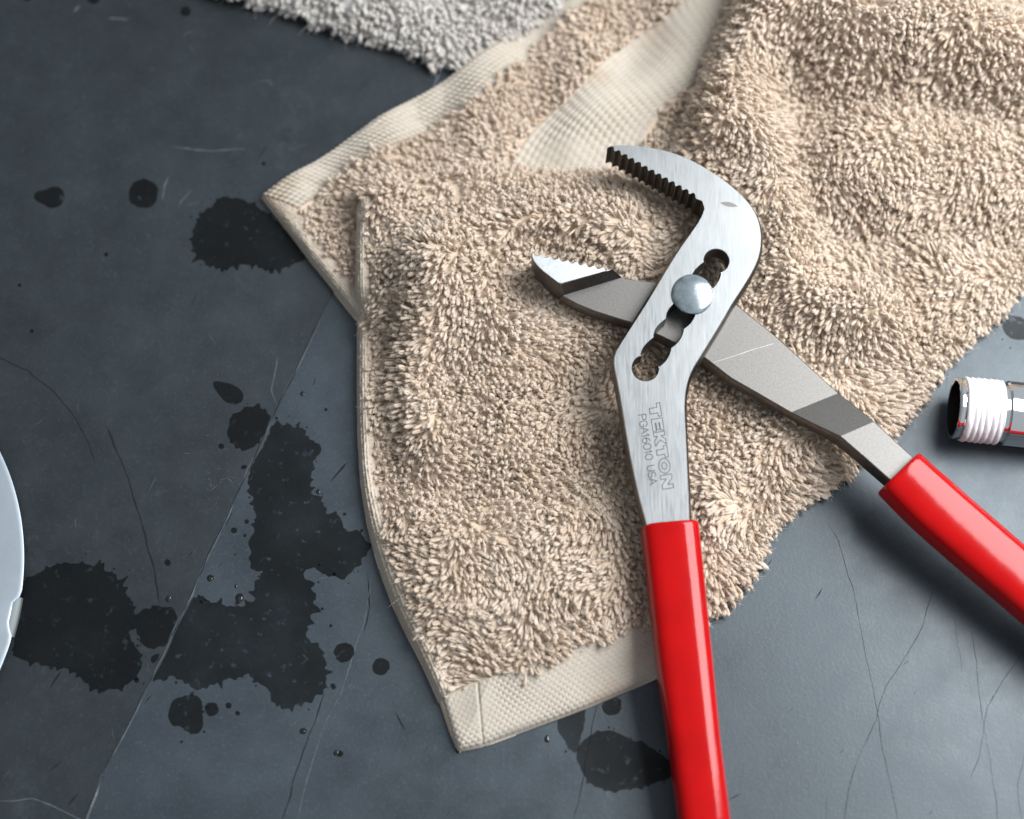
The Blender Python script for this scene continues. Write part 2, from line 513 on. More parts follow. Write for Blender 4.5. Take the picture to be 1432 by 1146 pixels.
def stain(pts, jag=0.35, spikes=0.0, seed=1, clipside=None, label=None, soak=1.0):
    zst[0] += 1
    p = roughen(at(pts), jag, spikes, seed)
    if clipside is not None:
        xs = np.interp(-p[:, 1], -line[:, 1], line[:, 0])
        if clipside < 0: p[:, 0] = np.minimum(p[:, 0], xs - 0.25)
        else: p[:, 0] = np.maximum(p[:, 0], xs + 0.75)
    z = float(np.max(left_of(p))) if clipside is None else (STEP if clipside < 0 else 0.0)
    z += 0.03 + 0.004 * (zst[0] % 5)
    rim = p
    dd_ = np.roll(p, -1, 0) - np.roll(p, 1, 0); dd_ /= np.linalg.norm(dd_, axis=1)[:, None] + 1e-9
    nr_ = np.stack([dd_[:, 1], -dd_[:, 0]], 1)
    if np.sum(p[:, 0] * np.roll(p[:, 1], -1) - np.roll(p[:, 0], -1) * p[:, 1]) < 0: nr_ = -nr_
    p = p - nr_ * (0.22 if len(p) > 30 else .1)
    tri = geometry.tessellate_polygon([[Vector((x, y, 0)) for x, y in p]])
    fs = []
    for t in tri:
        a, b, c = (p[i] for i in t)
        fs.append(t if (b[0] - a[0]) * (c[1] - a[1]) - (b[1] - a[1]) * (c[0] - a[0]) > 0 else t[::-1])
    vs = [(x, y, z) for x, y in p]
    n0 = len(p); vs += [(x, y, z) for x, y in rim]
    for i in range(n0):
        f_ = (i, (i + 1) % n0, n0 + (i + 1) % n0, n0 + i); a_, b_, c_ = (vs[k] for k in f_[:3])
        fs.append(f_ if (b_[0] - a_[0]) * (c_[1] - a_[1]) - (b_[1] - a_[1]) * (c_[0] - a_[0]) > 0 else f_[::-1])
    if spikes > .3:                                    # droplets thrown off round the rim
        g_ = np.random.default_rng(seed + 500)
        for k in g_.integers(0, len(p), int(len(p) / 14)):
            out = p[k] - p.mean(0); out /= np.linalg.norm(out) + 1e-9
            c_ = p[k] + out * g_.gamma(2, .8) + g_.normal(0, .5, 2); r0 = g_.gamma(2, .14) + .08
            if clipside is not None and (left_of(c_)[0] > 0) != (clipside < 0): continue
            m0 = len(vs); th_ = np.linspace(0, 2 * np.pi, 7, endpoint=False) + g_.uniform(0, 1)
            vs += [(c_[0] + r0 * math.cos(t_) * g_.uniform(.7, 1.3), c_[1] + r0 * math.sin(t_) * g_.uniform(.7, 1.3), z) for t_ in th_]
            fs.append(tuple(range(m0, m0 + 7)))
    o = mesh_obj('water_stain', vs, fs, M['wet'], slate, smooth=False)
    ea = np.full(len(vs), soak, np.float32); ea[n0:2 * n0] = .12
    o.data.attributes.new('soak', 'FLOAT', 'POINT').data.foreach_set('value', ea)
    if label: o['label'] = label
    return o


def zA_(pts): return [(x / 2.604, 180 + y / 2.604) for x, y in pts]
def zB_(pts): return [(x / 1.956, 560 + y / 1.956) for x, y in pts]
def zC_(pts): return [(480 + x / 2.604, 640 + y / 2.604) for x, y in pts]


def circ(x, y, r, n=14, e=1.0): return [(x + r * math.cos(a) * e, y + r * math.sin(a)) for a in np.linspace(0, 2 * math.pi, n, endpoint=False)]


stain(zA_([(118, 245), (145, 225), (165, 228), (185, 212), (225, 214), (240, 245), (228, 285), (190, 297), (160, 280), (135, 272)]), .1, 0, 2)
stain(circ(201, 272, 21.5), .2, .12, 3)
stain(zA_([(800, 250), (880, 265), (930, 290), (985, 330), (1040, 380), (1090, 430), (1110, 475), (1050, 490), (1010, 515), (970, 510), (925, 488), (890, 492),
           (850, 502), (800, 500), (750, 488), (715, 450), (700, 410), (720, 350), (740, 310), (780, 285)]), .35, 1.1, 4)
stain(zA_([(765, 922), (805, 920), (860, 935), (892, 970), (880, 1002), (840, 1012), (805, 985)]), .1, 0, 5)
stain(zB_([(690, 18), (735, 40), (738, 70), (705, 110), (680, 138), (640, 120), (622, 85), (640, 40)]), .3, .5, 6, clipside=-1)
stain(zB_([(770, 60), (820, 75), (860, 110), (872, 160), (842, 205), (850, 255), (900, 310), (960, 345), (1010, 400), (975, 455), (920, 490), (880, 470), (835, 462),
           (862, 520), (855, 580), (825, 630), (880, 690), (893, 760), (860, 812), (800, 842), (740, 822), (700, 780), (680, 738), (620, 760), (560, 782), (520, 770),
           (480, 748), (415, 755), (450, 690), (490, 605), (520, 550), (570, 545), (620, 565), (690, 570), (700, 520), (735, 475), (690, 450), (685, 380), (700, 280),
           (690, 200), (722, 115)]), 1.0, .9, 7, clipside=1, soak=.84)
stain(zB_([(60, 500), (130, 465), (200, 450), (270, 458), (330, 492), (350, 540), (370, 600), (342, 650), (388, 700), (372, 760), (300, 797), (240, 770), (210, 735),
           (150, 725), (90, 715), (40, 690), (50, 600)]), .35, 1.1, 8, clipside=-1)
stain(zB_([(372, 590), (440, 568), (492, 588), (475, 650), (430, 682), (380, 652)]), .5, .5, 9, clipside=-1)
stain(zB_([(410, 700), (440, 690), (436, 715), (415, 725)]), .2, 0, 29, clipside=-1)
stain(zB_([(460, 860), (480, 815), (545, 808), (550, 860), (553, 895), (530, 916), (502, 888), (470, 885)]), .2, .35, 10, clipside=1)
stain(zC_([(770, 960), (840, 915), (890, 905), (872, 1000), (852, 1085), (820, 1062)]), .3, .2, 11, soak=.7)
stain(circ(856, 988, 14), .25, .2, 12)
stain([(808, 1050), (822, 1030), (850, 1024), (885, 1034), (915, 1052), (945, 1075), (930, 1092), (895, 1100), (860, 1106), (835, 1100), (815, 1080)], .3, .35, 13, soak=.82)
stain([(1402, 458), (1412, 444), (1424, 447), (1445, 450), (1450, 470), (1428, 474), (1410, 472)], .25, .4, 14)
for k, (x, y, r) in enumerate([(149, 357, 4), (28, 400, 3.5), (45, 464, 3.2), (369, 230, 3.5), (260, 17, 8), (131, -2, 10), (38, -2, 6)]):
    stain(circ(x, y, r, 10), .08, 0, 40 + k, clipside=-1)
for k, (x, y, r, s) in enumerate([(580, 845, 20, 1), (605, 326, 18, 0), (640, 355, 9, 0), (605, 127, 9, -1), (675, 332, 6, 1), (1042, 728, 25, 1), (941, 690, 29, 1),
                                  (625, 835, 9, 1), (650, 856, 8, 1), (829, 906, 11, 1), (930, 968, 11, 1), (911, 780, 8, 1), (460, 445, 10, -1), (892, 25, 5, 1),
                                  (655, 540, 13, 1), (575, 487, 10, 1), (905, 617, 5, 1)]):
    stain(circ(*zB_([(x, y)])[0], r / 1.956, 12), .15, .15 if r > 15 else 0, 60 + k, clipside=s or 1)


def marks(name, lines, mat, zoff, kind=None, wander=0.35, step=1.2):
    a = Acc()
    for pts, w0, w1 in lines:
        p = resample(at(pts), step)
        n = len(p)
        p[:, 0] += wander * vnoise(p[:, 0], p[:, 1], 6, 12) + 0.35 * wander * vnoise(p[:, 0], p[:, 1], 1.7, 13)
        p[:, 1] += wander * vnoise(p[:, 0], p[:, 1], 6, 14)
        w = (w0 + (w1 - w0) * (0.5 + 0.5 * vnoise(p[:, 0], p[:, 1], 3.2, 15)))
        w *= np.minimum(1, np.minimum(np.arange(n), np.arange(n)[::-1]) / 3.0 + 0.12)
        z = left_of(p) + zoff
        if np.ptp(z) > 0: z[:] = z.max()
        a.add(*ribbon(p, w, z))
    o = a.obj(name, mat, slate, smooth=False)
    if kind: o['kind'] = kind
    return o


def zR(pts): return [(900 + x / 2.692, 800 + y / 2.692) for x, y in pts]


cracks = [
    [zR([(690, -190), (735, -120), (770, 0), (800, 120), (830, 300), (860, 430), (880, 540), (890, 640), (910, 720), (940, 850), (955, 960)]), .10, .30],
    [zR([(1095, 60), (1075, 125), (1050, 200), (1000, 300), (910, 440), (885, 500), (875, 550), (840, 630), (800, 720), (770, 830), (745, 960)]), .10, .30],
    [zR([(1170, 170), (1190, 300), (1195, 380)]), .06, .16],
    [zR([(1236, 220), (1260, 400), (1280, 560), (1300, 700), (1320, 830), (1340, 960)]), .10, .28],
    [zR([(1440, 290), (1390, 360), (1300, 500), (1280, 600), (1260, 700), (1230, 780)]), .10, .30],
    [zR([(1440, 640), (1410, 800), (1425, 950)]), .08, .2],
    [zR([(690, 830), (685, 960)]), .08, .2],
    [[(1322, 545), (1328, 500), (1334, 470)], .08, .2],
    [[(-10, 498), (40, 520), (75, 548), (100, 580), (120, 610), (135, 650)], .25, .6],
    [[(150, 598), (168, 640), (185, 690), (200, 740), (215, 790), (224, 845)], .3, .75],
    [[(838, 975), (830, 1010), (820, 1060), (808, 1120), (800, 1150)], .15, .3],
    [[(515, 800), (516, 850), (508, 885)], .2, .5],
    [[(455, 965), (432, 1030), (412, 1090), (392, 1150)], .2, .55],
]
cracks.append([fiss_px[2:-1], .05, .42])
M['hairline'] = flat_mat('hairline_crack', (0.020, 0.026, 0.031), 0.7, 0.25)
for k, c in enumerate(cracks): marks('crack', [[c[0], c[1] * .8, c[2] * .8]] if k < 8 else [c], M['hairline'] if k < 8 else M['crack'], 0.022)
veins = [
    [[(522, 800), (508, 870), (490, 930), (478, 968), (455, 1010), (440, 1060), (424, 1110), (415, 1150)], .12, .35],
    [[(478, 968), (492, 958), (500, 966)], .1, .25],
    [[(-5, 1122), (45, 1117), (75, 1128), (105, 1143), (120, 1150)], .15, .4],
    [[(240, 207), (270, 209), (300, 212), (330, 209), (345, 210)], .25, .7],
    [[(237, 248), (230, 262), (228, 282)], .3, .9],
    [[(268, 266), (255, 282), (250, 292)], .3, .8],
    [[(360, 115), (376, 114), (384, 122)], .15, .4],
    [[(150, 26), (168, 28), (180, 30)], .4, 1.2],
    [[(103, 18), (112, 6)], .5, 1.6],
    [[(388, 500), (378, 548), (386, 566)], .2, .6],
]
for c in veins[:3]: marks('pale_vein', [c], M['pale'], 0.026)
r = np.random.default_rng(5)
sl = [list(v) for v in veins[3:]]
for k in range(210):
    x, y = r.uniform(0, 620), r.uniform(0, 1146)
    a = r.normal(-1.0, 0.7); l = r.gamma(1.6, 5.0)
    sl.append([[(x, y), (x + l * math.cos(a) * .6 + r.normal(0, 1.5), y + l * math.sin(a) * .6), (x + l * math.cos(a), y + l * math.sin(a))], .05, .35])
for k in range(70):       # abraded patch by the fissure and another near the towel tip
    x, y = (r.normal(300, 28), r.normal(665, 22)) if k < 45 else (r.normal(215, 40), r.normal(300, 30))
    a = r.uniform(0, 6.28); l = r.gamma(1.5, 4.0)
    sl.append([[(x, y), (x + l * math.cos(a), y + l * math.sin(a))], .05, .5])
marks('scratches', sl, M['faint'], 0.018, kind='stuff', step=.8)
fk = []
for k in range(60):
    x, y = r.uniform(0, 1432), r.uniform(0, 1146)
    a = r.normal(-1.0, 0.25); l = r.gamma(2.0, 4.0) + 3
    fk.append([[(x, y), (x + l * math.cos(a), y + l * math.sin(a))], .12, .5])
for p in ([(68, 966), (86, 938)], [(70, 1078), (86, 1064)], [(94, 1128), (110, 1110)], [(462, 674), (484, 646)], [(552, 995), (566, 1022)],
          [(748, 1010), (775, 1002)], [(202, 985), (212, 972)]):
    fk.append([p, .35, .9])
marks('flecks', fk, M['crack'], 0.024, kind='stuff', step=.8)

for k, (x, y, r0) in enumerate([(335, 838, 6), (294, 810, 4), (298, 808, 3), (423, 551, 4), (765, 1034, 5), (330, 820, 3), (236, 838, 5), (470, 1053, 4), (424, 1023, 3), (445, 688, 4)]):
    c_ = at([(x, y)])[0]; z0 = float(left_of(c_)[0]) + .05; r0 = r0 / 5.6; V = []
    for f_, h_ in ((1, 0), (.93, .16), (.75, .28), (.45, .36), (.02, .4)):
        V += [(c_[0] + r0 * f_ * math.cos(t_) * (1 + .2 * math.sin(2 * t_ + k)), c_[1] + 1.25 * r0 * f_ * math.sin(t_) * (1 + .15 * math.sin(3 * t_ + k)), z0 + r0 * h_) for t_ in np.linspace(0, 2 * np.pi, 14, endpoint=False)]
    mesh_obj('water_drop', V, grid_faces(5, 14, wrap=True)[:, ::-1], M['bead'], slate)

# ------------------------------------------------------------------ pliers frame: a plane resting on the towel, handles down to the slate
PA = math.radians(5.2)
PU = np.array([1.0, 0, 0]); PV = np.array([0, math.cos(PA), math.sin(PA)]); PN = np.array([0, -math.sin(PA), math.cos(PA)])
_o = at([(968.6, 411)], 33.0)[0]
PO = np.array([_o[0], _o[1], 33.0]) - PN * 15.0         # base of the pliers under the pivot


def pl(pts, w):
    """photo measurement -> pliers coordinates (u, v) on its plane at height w"""
    p = np.asarray(pts, float).reshape(-1, 2)
    d = ray(p[:, 0], p[:, 1])
    t = ((PO + PN * w - CAM) @ PN) / (d @ PN)
    q = CAM + d * t[:, None] - PO
    return np.stack([q @ PU, q @ PV], 1)


def tool_bottom(x, y, w=0.0):
    return PO[2] + (y - PO[1]) * math.tan(PA) + w / math.cos(PA)


TOOL = [  # centre lines (photo), half width mm, underside
    ([(970, 410), (905, 510), (918, 620), (935, 740)], 12.5, 7.5), ([(860, 212), (935, 240), (1005, 280), (1025, 345), (970, 410)], 11.5, 2.0),
    ([(765, 376), (840, 405), (968, 440), (1075, 505), (1180, 585), (1250, 650)], 10.5, 0.0),
    ([(935, 740), (965, 930), (985, 1146)], 9.5, 0.5), ([(1250, 655), (1440, 825)], 9.5, 0.5)]


def tool_clear(x, y, grow=0.0):
    """height the towel may reach under the tool (inf elsewhere)"""
    out = np.full(np.shape(x), 1e3)
    for c, hw, w in TOOL:
        q = at(c, 26.0)
        d, _ = seg_dist(x, y, q)
        out = np.minimum(out, np.where(d < hw + grow, tool_bottom(x, y, w) + 0.35 * np.maximum(0, d - hw), 1e3))
    return out


# ------------------------------------------------------------------ towels: surfaces
ZE = 4.0
A_px = [(363, 271), (388, 253), (442, 219), (486, 189), (530, 161), (580, 131), (626, 104), (660, 80), (720, 42), (800, -8), (880, -60), (1000, -130), (1500, -130),
        (1520, 250), (1250, 400), (1000, 520), (800, 570), (660, 560), (560, 515), (505, 452), (470, 408), (430, 358), (400, 318)]
B_px = [(499, 286), (508, 273), (525, 264), (560, 253), (620, 244), (700, 240), (770, 243), (830, 250), (880, 256), (925, 248), (948, 222), (960, 192), (972, 160),
        (988, 120), (1008, 70), (1032, 12), (1056, -40), (1100, -130), (1560, -130), (1560, 270), (1500, 330), (1432, 392), (1395, 432), (1350, 472), (1310, 515),
        (1272, 563), (1236, 603), (1200, 634), (1165, 662), (1125, 690), (1087, 716), (1066, 755), (1047, 795), (1022, 828), (990, 850), (962, 880), (938, 915), (917, 947),
        (826, 986), (764, 1009), (700, 1031), (672, 1043), (640, 1049), (628, 1022), (612, 975), (590, 925), (560, 870), (535, 810), (517, 750), (507, 700),
        (501, 650), (498, 560), (497, 460), (497, 360)]
C_px = [(250, -55), (300, -20), (335, -10), (370, -6), (400, 2), (425, 14), (450, 22), (480, 34), (510, 40), (540, 48), (562, 58), (585, 66), (605, 78), (628, 88), (655, 76),
        (720, 40), (800, -15), (880, -60), (1000, -130), (250, -130)]
PA_poly = resample(at(A_px, ZE), 2.0, closed=True)
def zB(pts):
    p = np.asarray(pts, float)
    left = np.interp(p[:, 1], [390, 500], [12.0, 5.0])
    right = np.interp(p[:, 0], [1000, 1100], [12.0, 5.0])
    return np.where(p[:, 1] > 250, np.where(p[:, 0] < 700, left, 5.0), right)


PB_poly = resample(at(B_px, zB(B_px)), 2.0, closed=True)
PC_poly = resample(at(C_px, 5.0), 2.0, closed=True)


def edge_in(x, y, poly):
    d, _ = seg_dist(x, y, poly, closed=True)
    return np.where(inside(x, y, poly), d, -d)


def prof(d, r):
    t = np.clip(d / r, 0, 1); return np.sqrt(np.maximum(0, 1 - (1 - t) ** 2))


def hA(x, y):
    d = edge_in(x, y, PA_poly)
    e = at([(363, 271), (800, -8)], ZE); ax = (e[1] - e[0]) / np.linalg.norm(e[1] - e[0])
    s = (x - e[0][0]) * ax[0] + (y - e[0][1]) * ax[1]; t = (x - e[0][0]) * ax[1] - (y - e[0][1]) * ax[0]
    h = 3.6 + 2.2 * sstep(t / 30) + 2.1 * np.sin(s / 7.2 + t * 0.10 + 0.8) * sstep(s / 18) * sstep((60 - t) / 30) + 0.9 * vnoise(x, y, 22, 21)
    bandc, _ = seg_dist(x, y, at([(1000, 30), (930, 95), (860, 150), (800, 200)], 6))
    h = h + 2.6 * np.exp(-(bandc / 9) ** 2)
    val, _ = seg_dist(x, y, at([(700, 150), (760, 95), (860, 40)], 6))
    h = h - 1.2 * np.exp(-(val / 6) ** 2)
    return np.maximum(h, 2.0) * prof(d, 2.6)


RIDGES = [  # (crest line in the photo, height mm, half width mm)
    ([(612, 392), (592, 432), (578, 470), (570, 540), (580, 590), (610, 640)], 4.6, 8),
    ([(600, 385), (660, 345), (760, 330), (860, 330)], 4.0, 8),
    ([(570, 420), (552, 470), (545, 550), (556, 610)], -3.6, 4.5),
    ([(640, 430), (700, 470), (740, 560), (720, 620)], 3.0, 13),
    ([(520, 290), (580, 268), (680, 258), (780, 260), (870, 275)], 1.9, 8),
    ([(560, 640), (640, 690), (740, 690), (830, 655)], -2.6, 8),
    ([(570, 720), (650, 750), (720, 770), (800, 735), (860, 700)], 2.2, 7),
    ([(600, 820), (700, 850), (820, 830), (880, 800)], 2.0, 13),
    ([(640, 930), (760, 890), (880, 850)], -1.2, 6),
    ([(1000, 190), (1015, 120), (1045, 40), (1080, -40)], 10.5, 9),
    ([(1120, 40), (1200, 60), (1300, 75), (1450, 110)], 13.0, 13),
    ([(1250, 130), (1200, 230), (1300, 300), (1400, 240)], 3.5, 18),
    ([(1110, 110), (1090, 200), (1100, 270), (1180, 330), (1320, 330), (1432, 330)], -5.0, 8),
    ([(1060, 210), (1085, 290), (1080, 370), (1120, 420), (1230, 450)], 6.0, 7),
    ([(1150, 165), (1260, 150), (1400, 180)], -5.5, 8),
    ([(1330, 360), (1420, 310), (1480, 270)], 2.5, 9),
    ([(1130, 500), (1230, 520), (1290, 480)], -1.6, 8),
    ([(1000, 700), (1060, 660), (1130, 630)], 3.5, 8),
    ([(985, 790), (1010, 720)], 2.0, 6),
]
RIDGES = [(smooth_curve(at(p, 10), 5.0, it=3), a * 1.4, s * 1.22) for p, a, s in RIDGES]


B_left = at([(500, 284), (497, 400), (498, 560), (507, 700)], 8.0)


def hB(x, y, clear=True):
    d = edge_in(x, y, PB_poly)
    dA = edge_in(x, y, PA_poly)
    dl, _ = seg_dist(x, y, B_left)
    rr = 5.0 + np.clip(dl * .9, 0, 34)
    fl_ = np.where(dA > 0, np.maximum(hA(x, y), 4), 0) * sstep(dA / rr) + 3.4 * sstep(dA / rr)
    deep = sstep((d - 1) / 22.0)
    h = 3.9 + 4.8 * deep
    rd = np.zeros(np.shape(x))
    for p, a, s in RIDGES:
        q, t = seg_dist(x, y, p)
        rd = rd + a * np.exp(-(q / s) ** 2)
    h = h + rd * sstep((d + 1) / 9.0) + deep * (1.1 * vnoise(x, y, 20, 31) + 0.5 * vnoise(x, y, 9, 32))
    h = fl_ + np.maximum(h, 2.2) * prof(d, 3.4)
    if clear: h = np.minimum(h, np.maximum(tool_clear(x, y, 8.0) - 2.6, 1.0))
    return h


def hC(x, y):
    d = edge_in(x, y, PC_poly)
    h = 9.0 + 2.0 * vnoise(x, y, 16, 41) + 1.0 * vnoise(x, y, 8, 42)
    return h * prof(d, 9.0)


def cloth(name, poly, hf, mat, parent, org, step=2.2):
    x0, y0 = poly.min(0); x1, y1 = poly.max(0)
    gx, gy = np.meshgrid(np.arange(x0, x1, step), np.arange(y0, y1, step))
    gx = gx.ravel() + RNG.uniform(-.3, .3, gx.size); gy = gy.ravel() + RNG.uniform(-.3, .3, gy.size)
    d = edge_in(gx, gy, poly)
    k = d > 1.5; pts = [poly]
    inner = np.stack([gx[k], gy[k]], 1)
    dn = np.roll(poly, -1, 0) - np.roll(poly, 1, 0); dn /= np.linalg.norm(dn, axis=1)[:, None]
    nr = np.stack([-dn[:, 1], dn[:, 0]], 1)
    for o in (0.25, 0.8):
        for sgn in (1, -1):
            q = poly + nr * o * sgn
            dd = edge_in(q[:, 0], q[:, 1], poly); pts.append(q[dd > o * 0.7])
    allp = np.vstack(pts + [inner]); n = len(poly)
    r = geometry.delaunay_2d_cdt([Vector(p) for p in allp], [(i, (i + 1) % n) for i in range(n)], [list(range(n))], 1, 1e-5)
    v = np.array([(p.x, p.y) for p in r[0]])
    z = hf(v[:, 0], v[:, 1])
    dd = edge_in(v[:, 0], v[:, 1], poly)
    z = np.where(dd < 0.05, np.minimum(z, 0.6), z)
    fs = []
    for f in r[2]:
        a, b, c = (v[i] for i in f[:3])
        fs.append(list(f) if (b[0] - a[0]) * (c[1] - a[1]) - (b[1] - a[1]) * (c[0] - a[0]) > 0 else list(f)[::-1])
    return mesh_obj(name, np.column_stack([v, z]), fs, mat, parent, org=org)


def strip(name, outer, inner, hf, mat, parent, org, lift, weave, z=ZE, res=0.36, bulge=0.0, curl=(1, 0), groove=None, drop=3.0, smooth_it=2):
    """a flat woven band between two measured lines: raised weave, outer edge turned under"""
    zo, zi = (z(outer), z(inner)) if callable(z) else (z, z)
    o = smooth_curve(at(outer, zo), 1.0, it=smooth_it); i_ = smooth_curve(at(inner, zi), 1.0, it=smooth_it)
    L = np.linalg.norm(np.diff(o, axis=0), axis=1).sum(); Wd = np.mean(np.linalg.norm(resample(o, n=20) - resample(i_, n=20), axis=1))
    nu = int(L / res); nv = int(Wd / res)
    o = resample(o, n=nu); i_ = resample(i_, n=nu)
    t = np.linspace(0, 1, nv)
    X = o[:, None, 0] * (1 - t) + i_[:, None, 0] * t; Y = o[:, None, 1] * (1 - t) + i_[:, None, 1] * t
    U = np.linspace(0, L, nu)[:, None] + 0 * t; Vv = t[None, :] * Wd + 0 * U
    Z = hf(X, Y) + lift + bulge * np.sin(np.pi * t)[None, :]
    Z = Z + weave(U, Vv)
    if groove is not None:
        for g, gw, gd in groove: Z = Z - gd * np.exp(-((U - g - 0.18 * Vv) / gw) ** 2)
    edge = np.minimum(Vv, 1e3) if curl[0] else np.full_like(Vv, 99.)
    if curl[1]: edge = np.minimum(edge, U)
    Z = Z - 0.9 * np.clip(1 - edge / 1.1, 0, 1) ** 2
    rows = [np.stack([X, Y, Z], -1)]
    P = np.concatenate(rows, 1)
    if curl[0]:       # turn the outer edge down and under
        dirv = (o - i_) / (np.linalg.norm(o - i_, axis=1)[:, None] + 1e-9)
        ex = []
        for a, b in ((0.30, 0.75), (0.22, 1.6), (-0.5, 2.4), (-1.2, drop)):
            q = o + dirv * a * 1.2
            ex.append(np.column_stack([q, np.maximum(P[:, 0, 2] - b, 0.15)])[:, None, :])
        P = np.concatenate(ex[::-1] + [P], 1)
    if curl[1]:
        dirv = (P[0, :, :2] - P[4, :, :2]); dirv /= np.linalg.norm(dirv, axis=1)[:, None] + 1e-9
        ex = []
        for a, b in ((0.3, 0.8), (0.2, 1.7), (-0.6, drop)):
            ex.append(np.column_stack([P[0, :, :2] + dirv * a, np.maximum(P[0, :, 2] - b, 0.15)])[None])
        P = np.concatenate(ex[::-1] + [P], 0)
    a, b = P.shape[:2]
    return big_mesh(name, P, grid_faces(a, b)[:, ::-1] if False else grid_faces(a, b), mat, parent, org)


def weave_birdseye(per, amp):
    def f(u, v):
        u = u + .35 * vnoise(u, v, 4, 54); v = v + .3 * vnoise(u, v, 4.5, 55) + .25 * per * np.floor(u / per) % per
        a = np.sin(2 * np.pi * (u + v) / per / 1.414) * np.sin(2 * np.pi * (u - v) / per / 1.414)
        return amp * a + 0.3 * amp * np.sin(2 * np.pi * v / (per * .5))
    return f


def weave_grid(per, amp):
    def f(u, v):
        u = u + .4 * vnoise(u, v, 4, 56); v = v + .35 * vnoise(u, v, 4.5, 57)
        a = np.abs(np.sin(np.pi * u / per)) * np.abs(np.sin(np.pi * v / per))
        w = 0.6 + 0.4 * vnoise(u, v, 5, 51)
        return amp * (np.sqrt(a) - .6) * w * 1.6
    return f


def weave_dobby(per, amp):
    def f(u, v):
        row = np.floor(v / per)
        a = np.abs(np.sin(np.pi * (u / (per * 1.7) + 0.5 * row))) ** .6 * np.abs(np.sin(np.pi * v / per)) ** .6
        w = 0.55 + 0.6 * vnoise(u, v, 12, 52)
        return amp * (a - .5) * np.clip(w, .25, 1.2)
    return f


def weave_knit(per, amp):
    def f(u, v):
        return amp * (.55 * vnoise(u, v, .62 * per, 58) + .45 * vnoise(u, v * .6, .38 * per, 59) + .35 * np.sin(2 * np.pi * v / per)) + 0.25 * vnoise(u, v, 3.0, 53)
    return f


